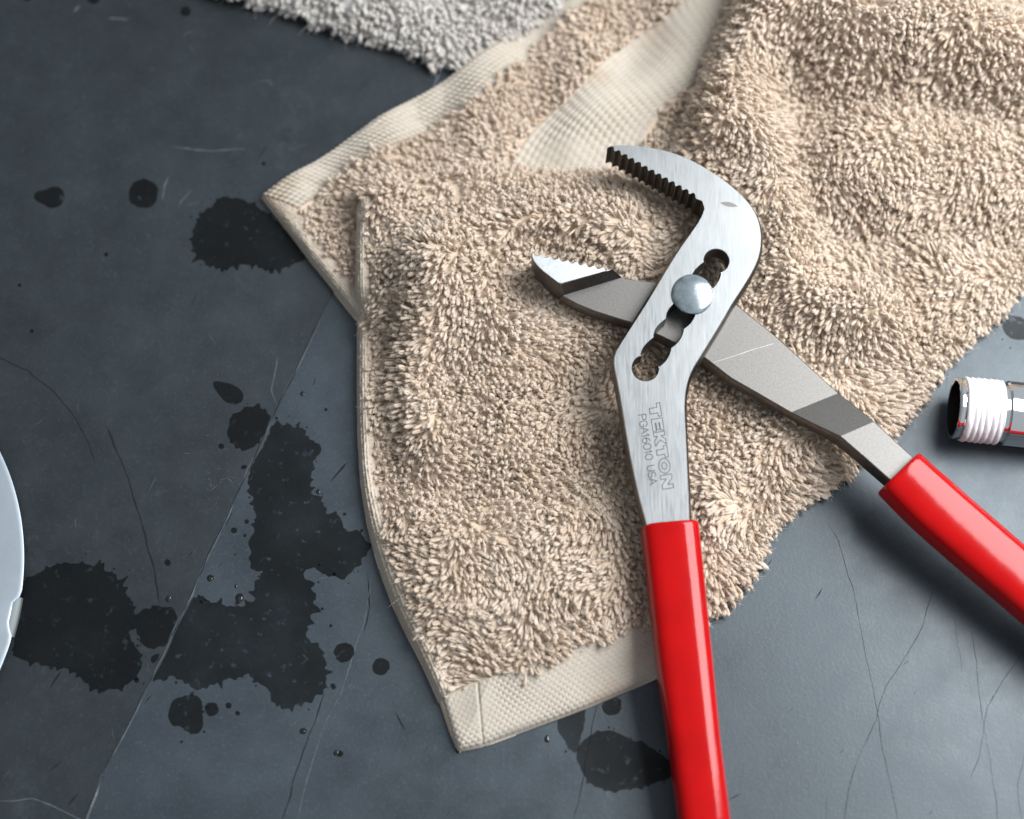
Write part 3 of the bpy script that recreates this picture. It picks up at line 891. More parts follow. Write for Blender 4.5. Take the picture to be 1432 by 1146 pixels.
# ------------------------------------------------------------------ towels: pile of yarn loops
def pile(name, poly, hf, keep, spacing, length, rad, mat, parent, org, seed, lean=1.0, down=0.0, tool=False, swirl=26.0, edge_out=0.7, nseg=9, sides=5, fuzz=9):
    g = np.random.default_rng(seed)
    x0, y0 = poly.min(0) - 1; x1, y1 = poly.max(0) + 1
    fr = at([(-40, -125), (1520, -125), (1520, 1190)], 0)      # a margin round what the photograph shows
    x0 = max(x0, fr[0, 0]); x1 = min(x1, fr[1, 0]); y0 = max(y0, fr[2, 1]); y1 = min(y1, fr[0, 1])
    dy = spacing * .866
    gx, gy = np.meshgrid(np.arange(x0, x1, spacing), np.arange(y0, y1, dy))
    gx = gx + (np.arange(gx.shape[0]) % 2)[:, None] * spacing * .5
    x = gx.ravel() + g.uniform(-.42, .42, gx.size) * spacing; y = gy.ravel() + g.uniform(-.42, .42, gx.size) * spacing
    d = edge_in(x, y, poly)
    ex = (d > 0) & (d < 3.2)                         # the surface is steep at the edge: more loops per plan area
    x = np.r_[x, x[ex] + g.normal(0, .5, ex.sum()), x[ex] + g.normal(0, .5, ex.sum())]
    y = np.r_[y, y[ex] + g.normal(0, .5, ex.sum()), y[ex] + g.normal(0, .5, ex.sum())]
    d = edge_in(x, y, poly)
    k = (d > 0.12) & keep(x, y)
    x, y, d = x[k], y[k], d[k]; n = len(x)
    z = hf(x, y); e = 2.2
    nx = -(hf(x + e, y) - hf(x - e, y)) / (2 * e); ny = -(hf(x, y + e) - hf(x, y - e)) / (2 * e)
    sl_ = np.hypot(nx, ny); lim = np.minimum(1, 2.6 / (sl_ + 1e-6)) * (0.72 + 0.28 * np.clip(1 - d / 4, 0, 1)); nx, ny = nx * lim, ny * lim
    N = np.stack([nx, ny, np.ones(n)], 1); N /= np.linalg.norm(N, axis=1)[:, None]
    ang = -1.75 + 1.7 * vnoise(x, y, swirl, seed) + 0.9 * vnoise(x, y, swirl * .4, seed + 1)
    mag = lean * (0.55 + 0.5 * vnoise(x, y, swirl * .7, seed + 2)) 
    Ld = np.stack([np.cos(ang) * mag, np.sin(ang) * mag - down, np.zeros(n)], 1)
    Ld += 0.30 * np.stack([nx, ny, np.zeros(n)], 1)
    D = N + Ld + g.normal(0, .35, (n, 3))
    D -= N * np.minimum(0, (D * N).sum(1) - 0.22)[:, None]
    D /= np.linalg.norm(D, axis=1)[:, None]
    rv = g.normal(0, 1, (n, 3)); Bx = np.cross(D, rv); Bx /= np.linalg.norm(Bx, axis=1)[:, None]
    Cx = np.cross(D, Bx)
    ln = length * g.uniform(.62, 1.28, n) * (1 + .12 * vnoise(x, y, 12, seed + 3))
    w = g.uniform(.25, .95, n) * rad; rr = rad * g.uniform(.82, 1.2, n)
    t = np.linspace(0.02, .98, nseg)
    a = np.sin(np.pi * t) ** .85; l = -np.sin(2 * np.pi * t)
    base = np.stack([x, y, z - 0.5], 1)
    bend = 0.16 * ln[:, None] * (Ld * 0.8 + np.array([0, 0, -0.45]) + g.normal(0, .30, (n, 3)))
    wob = g.uniform(-.35, .35, (n, 1))
    path = base[:, None] + D[:, None] * (ln[:, None] * a)[..., None] + Bx[:, None] * (w[:, None] * l)[..., None] \
        + bend[:, None] * (a ** 2)[None, :, None] + Cx[:, None] * (rad * wob * np.cos(np.pi * t)[None])[..., None]
    T = np.gradient(path, axis=1); T /= np.linalg.norm(T, axis=2)[..., None] + 1e-9
    Nn = np.cross(T, Cx[:, None]); Nn /= np.linalg.norm(Nn, axis=2)[..., None] + 1e-9
    C2 = np.cross(Nn, T)
    ph = np.linspace(0, 2 * np.pi, sides, endpoint=False)
    fat = (0.75 + 0.25 * np.sin(np.pi * t))[None, :] * rr[:, None] * (1 + g.normal(0, .09, (n, nseg)))
    V = path[:, :, None] + fat[:, :, None, None] * (Nn[:, :, None] * np.cos(ph)[None, None, :, None] + C2[:, :, None] * np.sin(ph)[None, None, :, None])
    V = V.astype(np.float64)
    if tool:
        vx, vy = V[..., 0], V[..., 1]
        cl = tool_clear(vx, vy, 0.6) - 0.25
        V[..., 2] = np.minimum(V[..., 2], cl)
    V[..., 2] = np.maximum(V[..., 2], 0.1)
    per = nseg * sides
    i, j = np.meshgrid(np.arange(nseg - 1), np.arange(sides), indexing='ij'); j2 = (j + 1) % sides
    q = np.stack([i * sides + j, i * sides + j2, (i + 1) * sides + j2, (i + 1) * sides + j], -1).reshape(-1, 4)
    Q = (q[None] + (np.arange(n) * per)[:, None, None]).reshape(-1, 4)
    tint = np.clip(0.5 + 0.17 * g.normal(0, 1, n) + 0.22 * vnoise(x, y, 14, seed + 5), 0, 1)
    tint = np.repeat(tint, per)
    uv = np.empty((n, nseg, sides, 2)); uv[..., 0] = (t * 7)[None, :, None] + g.uniform(0, 5, (n, 1, 1)); uv[..., 1] = (np.arange(sides) / sides)[None, None]
    o = big_mesh(name, V, Q, mat, parent, org, tint, uv)
    o['kind'] = 'stuff'
    print(name, n, 'loops', n * (nseg - 1) * sides * 2)
    if fuzz:
        m = int(n * fuzz)
        li = g.integers(0, n, m); si = g.integers(2, nseg - 2, m); ri = g.integers(0, sides, m)
        p0 = V[li, si, ri]; ctr = path[li, si]
        dr = (p0 - ctr); dr /= np.linalg.norm(dr, axis=1)[:, None] + 1e-9
        dr = dr + g.normal(0, .8, (m, 3)); dr[:, 2] += .25
        dr /= np.linalg.norm(dr, axis=1)[:, None]
        cv = g.normal(0, 1, (m, 3)); hl = g.gamma(2.2, .40, m)[:, None] + .2
        pts = np.stack([p0 + (dr * k + cv * .45 * k * k + np.cross(dr, cv) * .3 * k ** 3) * hl for k in (0, .34, .67, 1.0)], 1)
        if tool: 
            cl = tool_clear(pts[..., 0], pts[..., 1], 0.6) - .1
            pts[..., 2] = np.minimum(pts[..., 2], cl)
        hc = bpy.data.hair_curves.new('fuzz'); hc.add_curves([4] * m)
        hc.attributes['position'].data.foreach_set('vector', ((pts - np.asarray(org)) * MM).astype(np.float32).ravel())
        ra = hc.attributes.get('radius') or hc.attributes.new('radius', 'FLOAT', 'POINT')
        ra.data.foreach_set('value', np.tile(np.array([.042, .036, .03, .018]) * MM, m).astype(np.float32))
        hc.materials.append(M['fuzz'] if mat == M['terry'] else M['fuzz_white'])
        ho = bpy.data.objects.new('fuzz', hc); COL.objects.link(ho); ho.parent = parent; ho['kind'] = 'stuff'
    return o


def poly_of(outer, inner, z=ZE):
    zo, zi = (z(outer), z(inner)) if callable(z) else (z, z)
    return np.vstack([at(outer, zo), at(inner, zi)[::-1]])


# measured bands
A_hem_o = [(363, 271), (388, 253), (442, 219), (486, 189), (530, 161), (580, 131), (626, 104), (660, 80), (720, 42), (800, -8), (850, -42)]
A_hem_i = [(418, 296), (440, 276), (485, 243), (530, 218), (572, 197), (620, 172), (669, 146), (700, 115), (741, 77), (800, 25), (850, -15), (890, -42)]
A_side_o = [(363, 271), (400, 318), (430, 358), (470, 408), (505, 452), (530, 480)]
A_side_i = [(418, 296), (430, 318), (452, 350), (490, 390), (520, 425), (545, 455)]
A_band_l = [(709, 240), (735, 190), (765, 158), (805, 128), (845, 85), (883, 51), (940, 18), (990, -25), (1010, -45)]
A_band_r = [(880, 245), (895, 205), (905, 180), (935, 140), (980, 112), (1005, 90), (1040, 40), (1080, -25), (1100, -45)]
B_hem_o = [(639, 1049), (672, 1043), (700, 1032), (764, 1009), (826, 986), (917, 947), (945, 932)]
B_hem_i = [(618, 975), (660, 960), (695, 947), (745, 936), (806, 905), (864, 886), (906, 876), (935, 862)]
B_side_o = [(500, 284), (497, 330), (497, 400), (498, 460), (498, 560), (501, 650), (507, 700), (517, 750), (535, 810), (560, 870), (590, 925), (614, 980)]
B_side_i = [(520, 282), (516, 330), (517, 400), (519, 460), (520, 560), (524, 650), (532, 698), (546, 745), (563, 800), (586, 856), (610, 905), (634, 962)]

TO = np.array([*at([(850, 600)], 0)[0], 0.0])
towel = thing('tan_towel', 'tan terry bath towel folded on the slate under the red handled pliers', 'towel', TO)
lower = cloth('lower_fold', PA_poly, hA, M['ground'], towel, TO)
upper = cloth('upper_fold', PB_poly, hB, M['ground'], towel, TO)
hemA = strip('hem', A_hem_o, A_hem_i, hA, M['weave'], lower, TO, 0.75, weave_grid(1.85, 1.15), res=.3, curl=(1, 1), groove=[(6.0, .35, .5)])
strip('side_hem', A_side_o, A_side_i, hA, M['weave_side'], lower, TO, 0.55, weave_knit(1.1, 0.35), res=.25, curl=(1, 0), bulge=.6)
strip('woven_band', A_band_l, A_band_r, hA, M['weave'], lower, TO, 0.8, weave_dobby(2.0, 1.3), res=.3, curl=(0, 0), z=7)
strip('hem', B_hem_o, B_hem_i, hB, M['weave'], upper, TO, 0.8, weave_dobby(1.15, 0.75), res=.24, curl=(1, 1), groove=[(8.2, .35, .6)])
strip('side_hem', B_side_o, B_side_i, hB, M['weave_side'], upper, TO, 0.75, weave_knit(1.05, 0.5), res=.2, curl=(1, 0), bulge=1.6, z=zB)

q_hemA = poly_of(A_hem_o, A_hem_i); q_sideA = poly_of(A_side_o, A_side_i); q_band = poly_of(A_band_l, A_band_r, 7)
q_hemB = poly_of(B_hem_o, B_hem_i); q_sideB = poly_of(B_side_o, B_side_i, zB)


def keepA(x, y):
    return ~inside(x, y, q_hemA) & ~inside(x, y, q_sideA) & ~inside(x, y, q_band) & (seg_dist(x, y, at(A_hem_o, ZE))[0] > 5) & (seg_dist(x, y, at(A_side_o, ZE))[0] > 3.5) & (edge_in(x, y, PB_poly) < 0.6)


def keepB(x, y):
    a, _ = seg_dist(x, y, at(B_hem_o, ZE)); b, _ = seg_dist(x, y, at(B_side_o + [(639, 1049)], zB(B_side_o + [(639, 1049)])))
    return ~inside(x, y, q_hemB) & ~inside(x, y, q_sideB) & (a > 5) & (b > 4.0)


pile('pile', PA_poly, hA, keepA, 1.42, 3.8, .49, M['terry'], lower, TO, 3, lean=1.15)
pile('pile', PB_poly, hB, keepB, 1.42, 4.1, .495, M['terry'], upper, TO, 4, lean=1.3, tool=True)

CO = np.array([*at([(560, -20)], 0)[0], 0.0])
white = thing('white_towel', 'greyish white fluffy terry towel bunched at the top edge behind the tan towel', 'towel', CO)
cw = cloth('towel_body', PC_poly, hC, M['ground_white'], white, CO)
pile('pile', PC_poly, hC, lambda x, y: edge_in(x, y, PA_poly) < 2.0, 1.6, 3.8, .60, M['terry_white'], white, CO, 5, lean=1.0, down=.25, swirl=14)

# ------------------------------------------------------------------ pliers
pliers = thing('slip_joint_pliers', 'long groove joint pliers with red handles lying open on the tan towel', 'pliers', PO, (PA, 0, 0))
WT, WM = 15.0, 7.4


def offset_ring(p, amt):
    d = np.roll(p, -1, 0) - np.roll(p, 1, 0); d /= np.linalg.norm(d, axis=1)[:, None] + 1e-9
    nr = np.stack([d[:, 1], -d[:, 0]], 1)
    ar = 0.5 * np.sum(p[:, 0] * np.roll(p[:, 1], -1) - np.roll(p[:, 0], -1) * p[:, 1])
    if ar < 0: nr = -nr
    return p + nr * np.broadcast_to(amt, (len(p),))[:, None]


def z1(pts): return [(840 + x / 5.967, 190 + y / 5.967) for x, y in pts]


back = [(849.3, 207), (854, 204), (859.7, 203.0), (887.6, 203.4), (915.5, 207.1), (943.5, 214), (971.4, 226), (999.3, 242.5), (1021.7, 259), (1041.2, 276.4), (1055.2, 294.5),
        (1063, 314), (1065.3, 336.4), (1062.2, 358.8), (1052.4, 381), (1038.4, 403.5), (1021.7, 428.6), (1010, 450), (980.2, 498), (965.4, 522), (958.6, 547.6), (957.6, 574.3),
        (959.5, 612.9), (962.4, 672), (964.5, 731.6)]
front = [(904.6, 734.5), (891.2, 687), (877.9, 621.8), (867.5, 553.5), (858.6, 512), (858.6, 500), (862, 490), (870.4, 476.4), (888.2, 449.0), (910, 414.6), (932.3, 377), (951.8, 346),
         (968.6, 322.5), (981, 304), (985.0, 293)]
b_uv = smooth_curve(pl(back, WT), 1.0, it=3)
f_uv = smooth_curve(pl(front, WT), 1.0, it=3)
tl = pl(z1([(862, 590), (845, 545), (800, 528)]), WT)
tip_line = pl(z1([(795, 520), (60, 98)]), WT)
NT = 13
teeth = [tl[0], tl[1], tl[2]]
dv = (tip_line[1] - tip_line[0]) / NT
nn = np.array([dv[1], -dv[0]]); nn /= np.linalg.norm(nn)
if nn[1] > 0: nn = -nn                      # towards the opening
up_ = -nn
for k in range(NT):
    a = tip_line[0] + dv * k
    if k > 0 or True:
        teeth += [a + dv * .10 + up_ * 0.1, a + dv * .34 + up_ * 0.95, a + dv * .50 + up_ * 1.10, a + dv * .66 + up_ * 0.95, a + dv * .92 + up_ * 0.1]
teeth = np.array(teeth[:-1])
fext = pl([(916, 790)], WT)[0]; bext = pl([(962, 790)], WT)[0]
ring = np.vstack([b_uv, bext[None], fext[None], f_uv, teeth])
soft = np.r_[np.ones(len(b_uv)), 1, 1, np.ones(len(f_uv)), np.zeros(len(teeth))]
soft[-len(teeth) - 6:-len(teeth)] *= np.linspace(1, 0, 6)
soft[:5] *= np.linspace(0, 1, 5)
nR = len(ring)

# slot with scalloped sides
s0 = pl([(1002, 365)], WT)[0]; s1 = pl([(902.5, 515)], WT)[0]
sd = s1 - s0; SL = np.linalg.norm(sd); sd /= SL; sn = np.array([-sd[1], sd[0]])
tt = np.linspace(2.55, SL - 2.55, 72)


def scal(t, ph): 
    p = ((t - 2.55) / ((SL - 5.1) / 5.0)); p = p - math.floor(min(p, 4.9999)); p = p ** (1 + ph)
    return 3.02 + 0.98 * np.abs(np.sin(np.pi * p)) ** 0.7


sideP = np.array([s0 + sd * t + sn * scal(t, 0.0) for t in tt])
sideM = np.array([s0 + sd * t - sn * scal(t, 0.35) for t in tt])
aa = np.linspace(0.86, 2 * math.pi - 0.86, 26)
end1 = np.array([s1 + 4.15 * (-sd * math.cos(a) + sn * math.sin(a)) for a in aa])
end0 = np.array([s0 + 3.95 * (sd * math.cos(a) - sn * math.sin(a)) for a in aa])
slot = np.vstack([sideP, end1, sideM[::-1], end0])


def stack(bm, rings, mats):
    """side walls between rings [(pts2d, w)], returns the vert rings"""
    vr = [[bm.verts.new((x * MM, y * MM, w * MM)) for x, y in p] for p, w in rings]
    for k in range(len(vr) - 1):
        a, b = vr[k], vr[k + 1]; n = len(a)
        for i in range(n):
            f = bm.faces.new((a[i], a[(i + 1) % n], b[(i + 1) % n], b[i])); f.material_index = mats[k]; f.smooth = True
    return vr


def cap(bm, loops, mi, up_):
    es = []
    for lp in loops:
        for i in range(len(lp)):
            e = bm.edges.get((lp[i], lp[(i + 1) % len(lp)])) or bm.edges.new((lp[i], lp[(i + 1) % len(lp)]))
            es.append(e)
    r = bmesh.ops.triangle_fill(bm, use_beauty=True, use_dissolve=False, edges=es, normal=(0, 0, 1 if up_ else -1))
    for f in r['geom']:
        if isinstance(f, bmesh.types.BMFace):
            f.material_index = mi; f.normal_update()
            if (f.normal.z > 0) != up_: f.normal_flip()


def finish(bm, name, mats, parent, sharp=28):
    sides_ = [f for f in bm.faces]
    bmesh.ops.recalc_face_normals(bm, faces=sides_)
    me = bpy.data.meshes.new(name); bm.to_mesh(me); bm.free()
    me.polygons.foreach_set('use_smooth', np.ones(len(me.polygons), bool)); me.set_sharp_from_angle(angle=math.radians(sharp))
    for m in mats: me.materials.append(m)
    o = bpy.data.objects.new(name, me); COL.objects.link(o); o.parent = parent
    return o


bm = bmesh.new()
outr = stack(bm, [(offset_ring(ring, -0.2 * soft), WM + .1), (offset_ring(ring, 0.75 * soft), WM + 1.6), (offset_ring(ring, 0.75 * soft), WT - 2.2),
                  (offset_ring(ring, 0.12 * soft), WT - 0.5), (offset_ring(ring, -0.16 * np.maximum(soft, .35)), WT)], [1, 1, 1, 0])
holr = stack(bm, [(slot, WM + .1), (slot, WT - .35), (offset_ring(slot, .22), WT)], [1, 0])
cap(bm, [outr[-1], holr[-1]], 0, True)
cap(bm, [outr[0], holr[0]], 1, False)
# lower half of the jaw, thicker than the plate
jl = len(teeth)
jawb = np.vstack([b_uv[:int(len(b_uv) * .36)], pl([(1000, 305)], WT), teeth])
js = np.r_[np.ones(int(len(b_uv) * .36)), 0, np.zeros(jl)]; js[:5] *= np.linspace(0, 1, 5)
jr = stack(bm, [(offset_ring(jawb, -0.5 * js), 2.0), (offset_ring(jawb, 0.45 * js), 3.5), (offset_ring(jawb, -0.2 * js), WM + .1)], [1, 1])
cap(bm, [jr[0]], 1, False)
arm1 = finish(bm, 'slotted_arm', [M['steel'], M['forged']], pliers)
arm1['label'] = 'brushed steel upper arm with scalloped slot and etched lettering'

# lettering (traced marks as thin lines on the arm)
def zt(pts): return [(880 + x / 8.19, 555 + y / 8.19) for x, y in pts]


TE1 = np.array([0.163, 0.987]); TE2 = np.array([0.987, -0.163])


def letter(org, pts): return zt([tuple(np.array(org) + TE1 * x + TE2 * y) for x, y in pts])


def strokes(name, polys, w, mat, parent, wz=WT + 0.02):
    a = Acc()
    for p in polys:
        q = pl(p, WT)
        for i in range(len(q) - 1):
            d = q[i + 1] - q[i]; l = np.linalg.norm(d)
            if l < 1e-6: continue
            d /= l; n_ = np.array([-d[1], d[0]]) * w / 2; e = d * w * .4
            zz = wz + 0.003 * (i % 3)
            a.add(np.array([[*(q[i] + n_ - e), zz], [*(q[i] - n_ - e), zz], [*(q[i + 1] - n_ + e), zz], [*(q[i + 1] + n_ + e), zz]]), [(0, 1, 2, 3)])
    return a.obj(name, mat, parent, smooth=False)


def arc(cx, cy, rx, ry, a0, a1, n=14): return [(cx + rx * math.cos(math.radians(a)), cy + ry * math.sin(math.radians(a))) for a in np.linspace(a0, a1, n)]


def closed(p): return p + [p[0]]


B0 = np.array([226.0, 118.0]) - TE1 * 14      # start of the baseline of the large word
H = 127.0
big = []
def addL(x, shapes):
    for s in shapes: big.append(letter(B0 + TE1 * x, s))


Tsh = [closed([(48, 0), (112, 0), (112, 88), (152, 88), (152, H), (0, H), (0, 88), (48, 88)])]
addL(-15, Tsh)
addL(160, [closed([(0, 0), (140, 0), (140, 38), (50, 38), (50, 48), (128, 48), (128, 80), (50, 80), (50, 90), (140, 90), (140, H), (0, H)])])
addL(315, [closed([(0, 0), (46, 0), (46, 40), (92, 0), (158, 0), (92, 64), (150, H), (90, H), (46, 82), (46, H), (0, H)])])
addL(473, [closed([(44, 0), (104, 0), (104, 88), (142, 88), (142, H), (6, H), (6, 88), (44, 88)])])
addL(622, [closed(arc(86, H / 2, 86, H / 2 + 2, 0, 350, 36)), closed(arc(86, H / 2, 40, 30, 0, 345, 24))])
addL(812, [closed([(0, 0), (46, 0), (46, 62), (112, 0), (160, 0), (160, H), (114, H), (114, 66), (48, H), (0, H)])])
strokes('lettering', big, 0.2, M['mark'], arm1)
sm = []
B1 = np.array([103.0, 214.0]); h2 = 86.0


def addS(x, shapes):
    for s in shapes: sm.append(letter(B1 + TE1 * x, s))


addS(0, [[(0, 0), (0, h2), (34, h2)] + arc(34, h2 - 23, 26, 23, 90, -90) + [(0, h2 - 46)]])
Gs = [arc(34, h2 - 30, 32, 30, 20, 180) + arc(34, 30, 32, 30, 180, 360) + [(66, 40), (40, 40)]]
addS(72, Gs)
Ash = [[(0, 0), (36, h2), (72, 0)], [(13, 30), (59, 30)]]
addS(146, Ash)
one = [[(0, h2 - 20), (18, h2), (18, 0)]]
addS(226, one)
addS(268, [arc(30, 26, 29, 26, 0, 360, 20), arc(48, 30, 48, 56, 95, 180)])
zero = [closed(arc(30, h2 - 28, 30, 28, 0, 180) + arc(30, 28, 30, 28, 180, 350))]
addS(340, zero)
addS(416, one)
addS(460, zero)
addS(592, [[(0, h2), (0, 30)] + arc(30, 30, 30, 30, 180, 360) + [(60, h2)]])
addS(668, [arc(29, h2 - 22, 28, 22, 25, 250) + arc(29, 22, 29, 22, 80, -160)])
addS(738, Ash)
strokes('lettering', sm, 0.22, M['mark'], arm1)
# forging dents on the jaw heel: a shallow lens and a nick, raised rims of a few hundredths
a = Acc()
c = pl(z1([(1070, 575)]), WT)[0]; ex = pl(z1([(1145, 590)]), WT)[0] - c; ln_ = np.linalg.norm(ex); ex /= ln_; ey = np.array([-ex[1], ex[0]])
lens = [c + ex * ln_ * t + ey * (0.85 * (1 - t * t) if s > 0 else -0.75 * (1 - t * t)) for s, ts in ((1, np.linspace(-1, 1, 12)), (-1, np.linspace(.85, -.85, 10))) for t in ts]
V = [(c[0], c[1], WT + 0.025)] + [(p[0], p[1], WT + .02) for p in lens]
a.add(V, [(0, i + 1, (i + 1) % len(lens) + 1) for i in range(len(lens))])
a.obj('dent', M['blasted'], arm1, smooth=False)

# arm with the lower jaw
secs = [  # lower edge, upper edge (photo), top, bottom
    ((786, 414), (866, 387), WM, .3), ((789.8, 416), (871, 388.5), WM, .2), ((808, 426), (882, 391), WM, 0), ((831.7, 435.6), (897, 393), WM, 0), ((858, 444), (916, 395), WM, 0), ((884.8, 452), (940, 398), WM, 0),
    ((930, 473), (988, 406), WM, 0), ((984, 499.6), (1030, 426), WM, 0), ((1021.9, 529), (1084.7, 470), WM, 0), ((1065, 553.5), (1130, 511), WM, .2),
    ((1105.7, 577), (1172.7, 550), WM, .6), ((1140, 594), (1198, 569.5), WM + 2.3, 1.6), ((1174.8, 610.6), (1223, 589.7), WM + 4.6, 2.6), ((1210, 641), (1249, 614), WM + 4.7, 3.4),
    ((1244, 671), (1275.3, 637.8), WM + 4.7, 3.6), ((1300, 722), (1330, 688), WM + 4.7, 3.8)]
bm = bmesh.new()
prev = None; first = None
rows = []
for lo, hi, wt, wb in secs:
    a0 = pl([lo], wt)[0]; b0 = pl([hi], wt)[0]
    d = (b0 - a0) / np.linalg.norm(b0 - a0); m_ = wt - 2.0
    rows.append([(a0 + d * .5, wb), (a0 - d * .55, wb + 1.5), (a0 - d * .55, m_), (a0 - d * .05, wt - .35), (a0 + d * .30, wt),
                 (b0 - d * .30, wt), (b0 + d * .05, wt - .35), (b0 + d * .55, m_), (b0 + d * .55, wb + 1.5), (b0 - d * .5, wb)])
# split rows a little so that facets keep crisp borders
vr = [[bm.verts.new((p[0] * MM, p[1] * MM, w * MM)) for p, w in r_] for r_ in rows]
for i in range(len(vr) - 1):
    for k in range(10):
        f = bm.faces.new((vr[i][k], vr[i][(k + 1) % 10], vr[i + 1][(k + 1) % 10], vr[i + 1][k]))
        f.material_index = 0 if k in (3, 4, 5) else 1
bm.faces.new(vr[0]); bm.faces.new(vr[-1][::-1])


# jaw block: bright top face, toothed upper side, step down to the arm
def z2(pts): return [(730 + x / 7.16, 340 + y / 7.16) for x, y in pts]


def jaw_teeth(p, depth, n):
    p = np.asarray(p); out = []
    d = (p[-1] - p[0]) / n; q = np.array([d[1], -d[0]]); q /= np.linalg.norm(q)
    if q[1] > 0: q = -q
    for k in range(n):
        a_ = p[0] + d * k
        out += [a_ + d * .05, a_ + d * .35 + q * depth * .9, a_ + d * .5 + q * depth, a_ + d * .65 + q * depth * .9]
    return np.array(out + [p[-1]])


def jaw_ring(w, tipp, tend, stepa, leftc, depth):
    t = jaw_teeth(pl(z2([tipp, tend]), w), depth, 9)
    s = resample(pl(z2([tend, stepa]), w), n=8)[1:]
    l = smooth_curve(pl(z2(leftc), w), .8, it=2); l = resample(l, n=16)[1:-1]
    return np.vstack([t, s, l])


leftT = [(385, 412), (300, 345), (220, 282), (150, 215), (108, 150), (100, 95)]
topj = jaw_ring(WT, (105, 95), (900, 262), (395, 402), leftT, 1.0)
midj = jaw_ring(WT - .4, (99, 95), (905, 262), (393, 414), [(393, 414), (300, 352), (215, 288), (143, 220), (98, 150), (97, 95)], .8)
w7 = jaw_ring(WM - .3, (95, 158), (1004, 350), (420, 528), [(420, 528), (320, 478), (225, 402), (150, 320), (98, 235), (90, 160)], .8)
w1 = offset_ring(w7, -0.1)
w0 = jaw_ring(.2, (105, 215), (1000, 405), (430, 590), [(430, 590), (330, 540), (235, 462), (160, 375), (112, 290), (102, 215)], .5)
jr = stack(bm, [(w0, .1), (w7, WM - 3.0), (w7, WM - .3), (midj, WT - .4), (topj, WT)], [1, 1, 1, 2])
cap(bm, [jr[-1]], 2, True); cap(bm, [jr[0]], 1, False)
arm2 = finish(bm, 'jaw_arm', [M['blasted'], M['forged'], M['jaw_face']], pliers, sharp=11)
arm2['label'] = 'blasted grey lower arm with bright toothed jaw'
strokes('scribed_line', [[(1002, 497.5), (1030, 489), (1056, 480), (1086, 471.2)]], .22, M['scribe'], arm2, wz=WM + 0.03)

# pivot bolt
prof_ = [(0.0, WT + 1.72), (1.2, WT + 1.705), (2.4, WT + 1.65), (3.6, WT + 1.53), (4.7, WT + 1.36), (5.6, WT + 1.16), (6.25, WT + .96), (6.6, WT + .65), (6.7, WT + .3), (6.6, WT + .1),
         (4.2, WT + .08), (4.0, WT - .2), (4.0, WM - .5)]
nS = 56; V = []; F = []
for r_, w in prof_:
    for k in range(nS):
        a_ = 2 * math.pi * k / nS; V.append((r_ * math.cos(a_), r_ * math.sin(a_), w))
F = grid_faces(len(prof_), nS, wrap=True)
bolt_uv = pl([(968.6, 411.5)], WT + 0.5)[0]
V = np.array(V) + np.array([bolt_uv[0], bolt_uv[1], 0])
mesh_obj('pivot_bolt', V, F, M['zinc'], pliers, sharp=35)['label'] = 'domed zinc plated pivot bolt head'


# grips
def grip(name, left, right, wmid, half, label, tail):
    L = pl(left, wmid); R = pl(right, wmid)
    c = (L + R) / 2; hw = np.linalg.norm(R - L, axis=1) / 2
    s = np.r_[0, np.cumsum(np.linalg.norm(np.diff(c, axis=0), axis=1))]
    q = np.r_[[0, .05, .2, .55, 1.1, 2.0], np.arange(4, s[-1], 3.0), s[-1]]
    cx = np.interp(q, s, c[:, 0]); cy = np.interp(q, s, c[:, 1]); ww = np.interp(q, s, hw)
    dirv = np.array([cx[-1] - cx[-4], cy[-1] - cy[-4]]); dirv /= np.linalg.norm(dirv)
    ext = np.r_[np.arange(3, tail, 3.0), tail + np.array([2, 4, 5.5, 6.6, 7.2, 7.4])]
    exf = np.r_[np.ones(len(np.arange(3, tail, 3.0))), [.98, .92, .80, .58, .3, .02]]
    P = np.column_stack([np.r_[cx, cx[-1] + dirv[0] * ext], np.r_[cy, cy[-1] + dirv[1] * ext]])
    k = np.r_[[.80, .90, .955, .985, 1.0, 1.0], np.ones(len(q) - 6), exf]
    W_ = np.r_[ww, np.full(len(ext), ww[-1])] * k
    Hh = half * np.r_[[.80, .90, .955, .985, 1.0, 1.0], np.ones(len(q) - 6), exf]
    # smooth centre line
    for _ in range(12): P[7:-1] = .25 * P[6:-2] + .5 * P[7:-1] + .25 * P[8:]
    T = np.gradient(P, axis=0); T /= np.linalg.norm(T, axis=1)[:, None]
    Nn = np.stack([-T[:, 1], T[:, 0]], 1)
    n = 40; th = np.linspace(0, 2 * np.pi, n, endpoint=False)
    e = 2 / 4.0
    cxs = np.sign(np.cos(th)) * np.abs(np.cos(th)) ** e; sxs = np.sign(np.sin(th)) * np.abs(np.sin(th)) ** e
    crown = 1 + 0.05 * (1 - cxs ** 2) * (sxs > 0)
    V = np.empty((len(P), n, 3))
    V[:, :, :2] = P[:, None] + Nn[:, None] * (W_[:, None] * cxs)[..., None]
    V[:, :, 2] = wmid + Hh[:, None] * sxs * crown
    V = V.reshape(-1, 3)
    F = [tuple(f) for f in grid_faces(len(P), n, wrap=True)]
    F.append(tuple(range(n))); F.append(tuple(range((len(P) - 1) * n, len(P) * n))[::-1])
    bm = bmesh.new(); bv = [bm.verts.new(v * MM) for v in V]
    for f in F: bm.faces.new([bv[i] for i in f])
    o = finish(bm, name, [M['red']], pliers, sharp=60)
    o['label'] = label
    return o


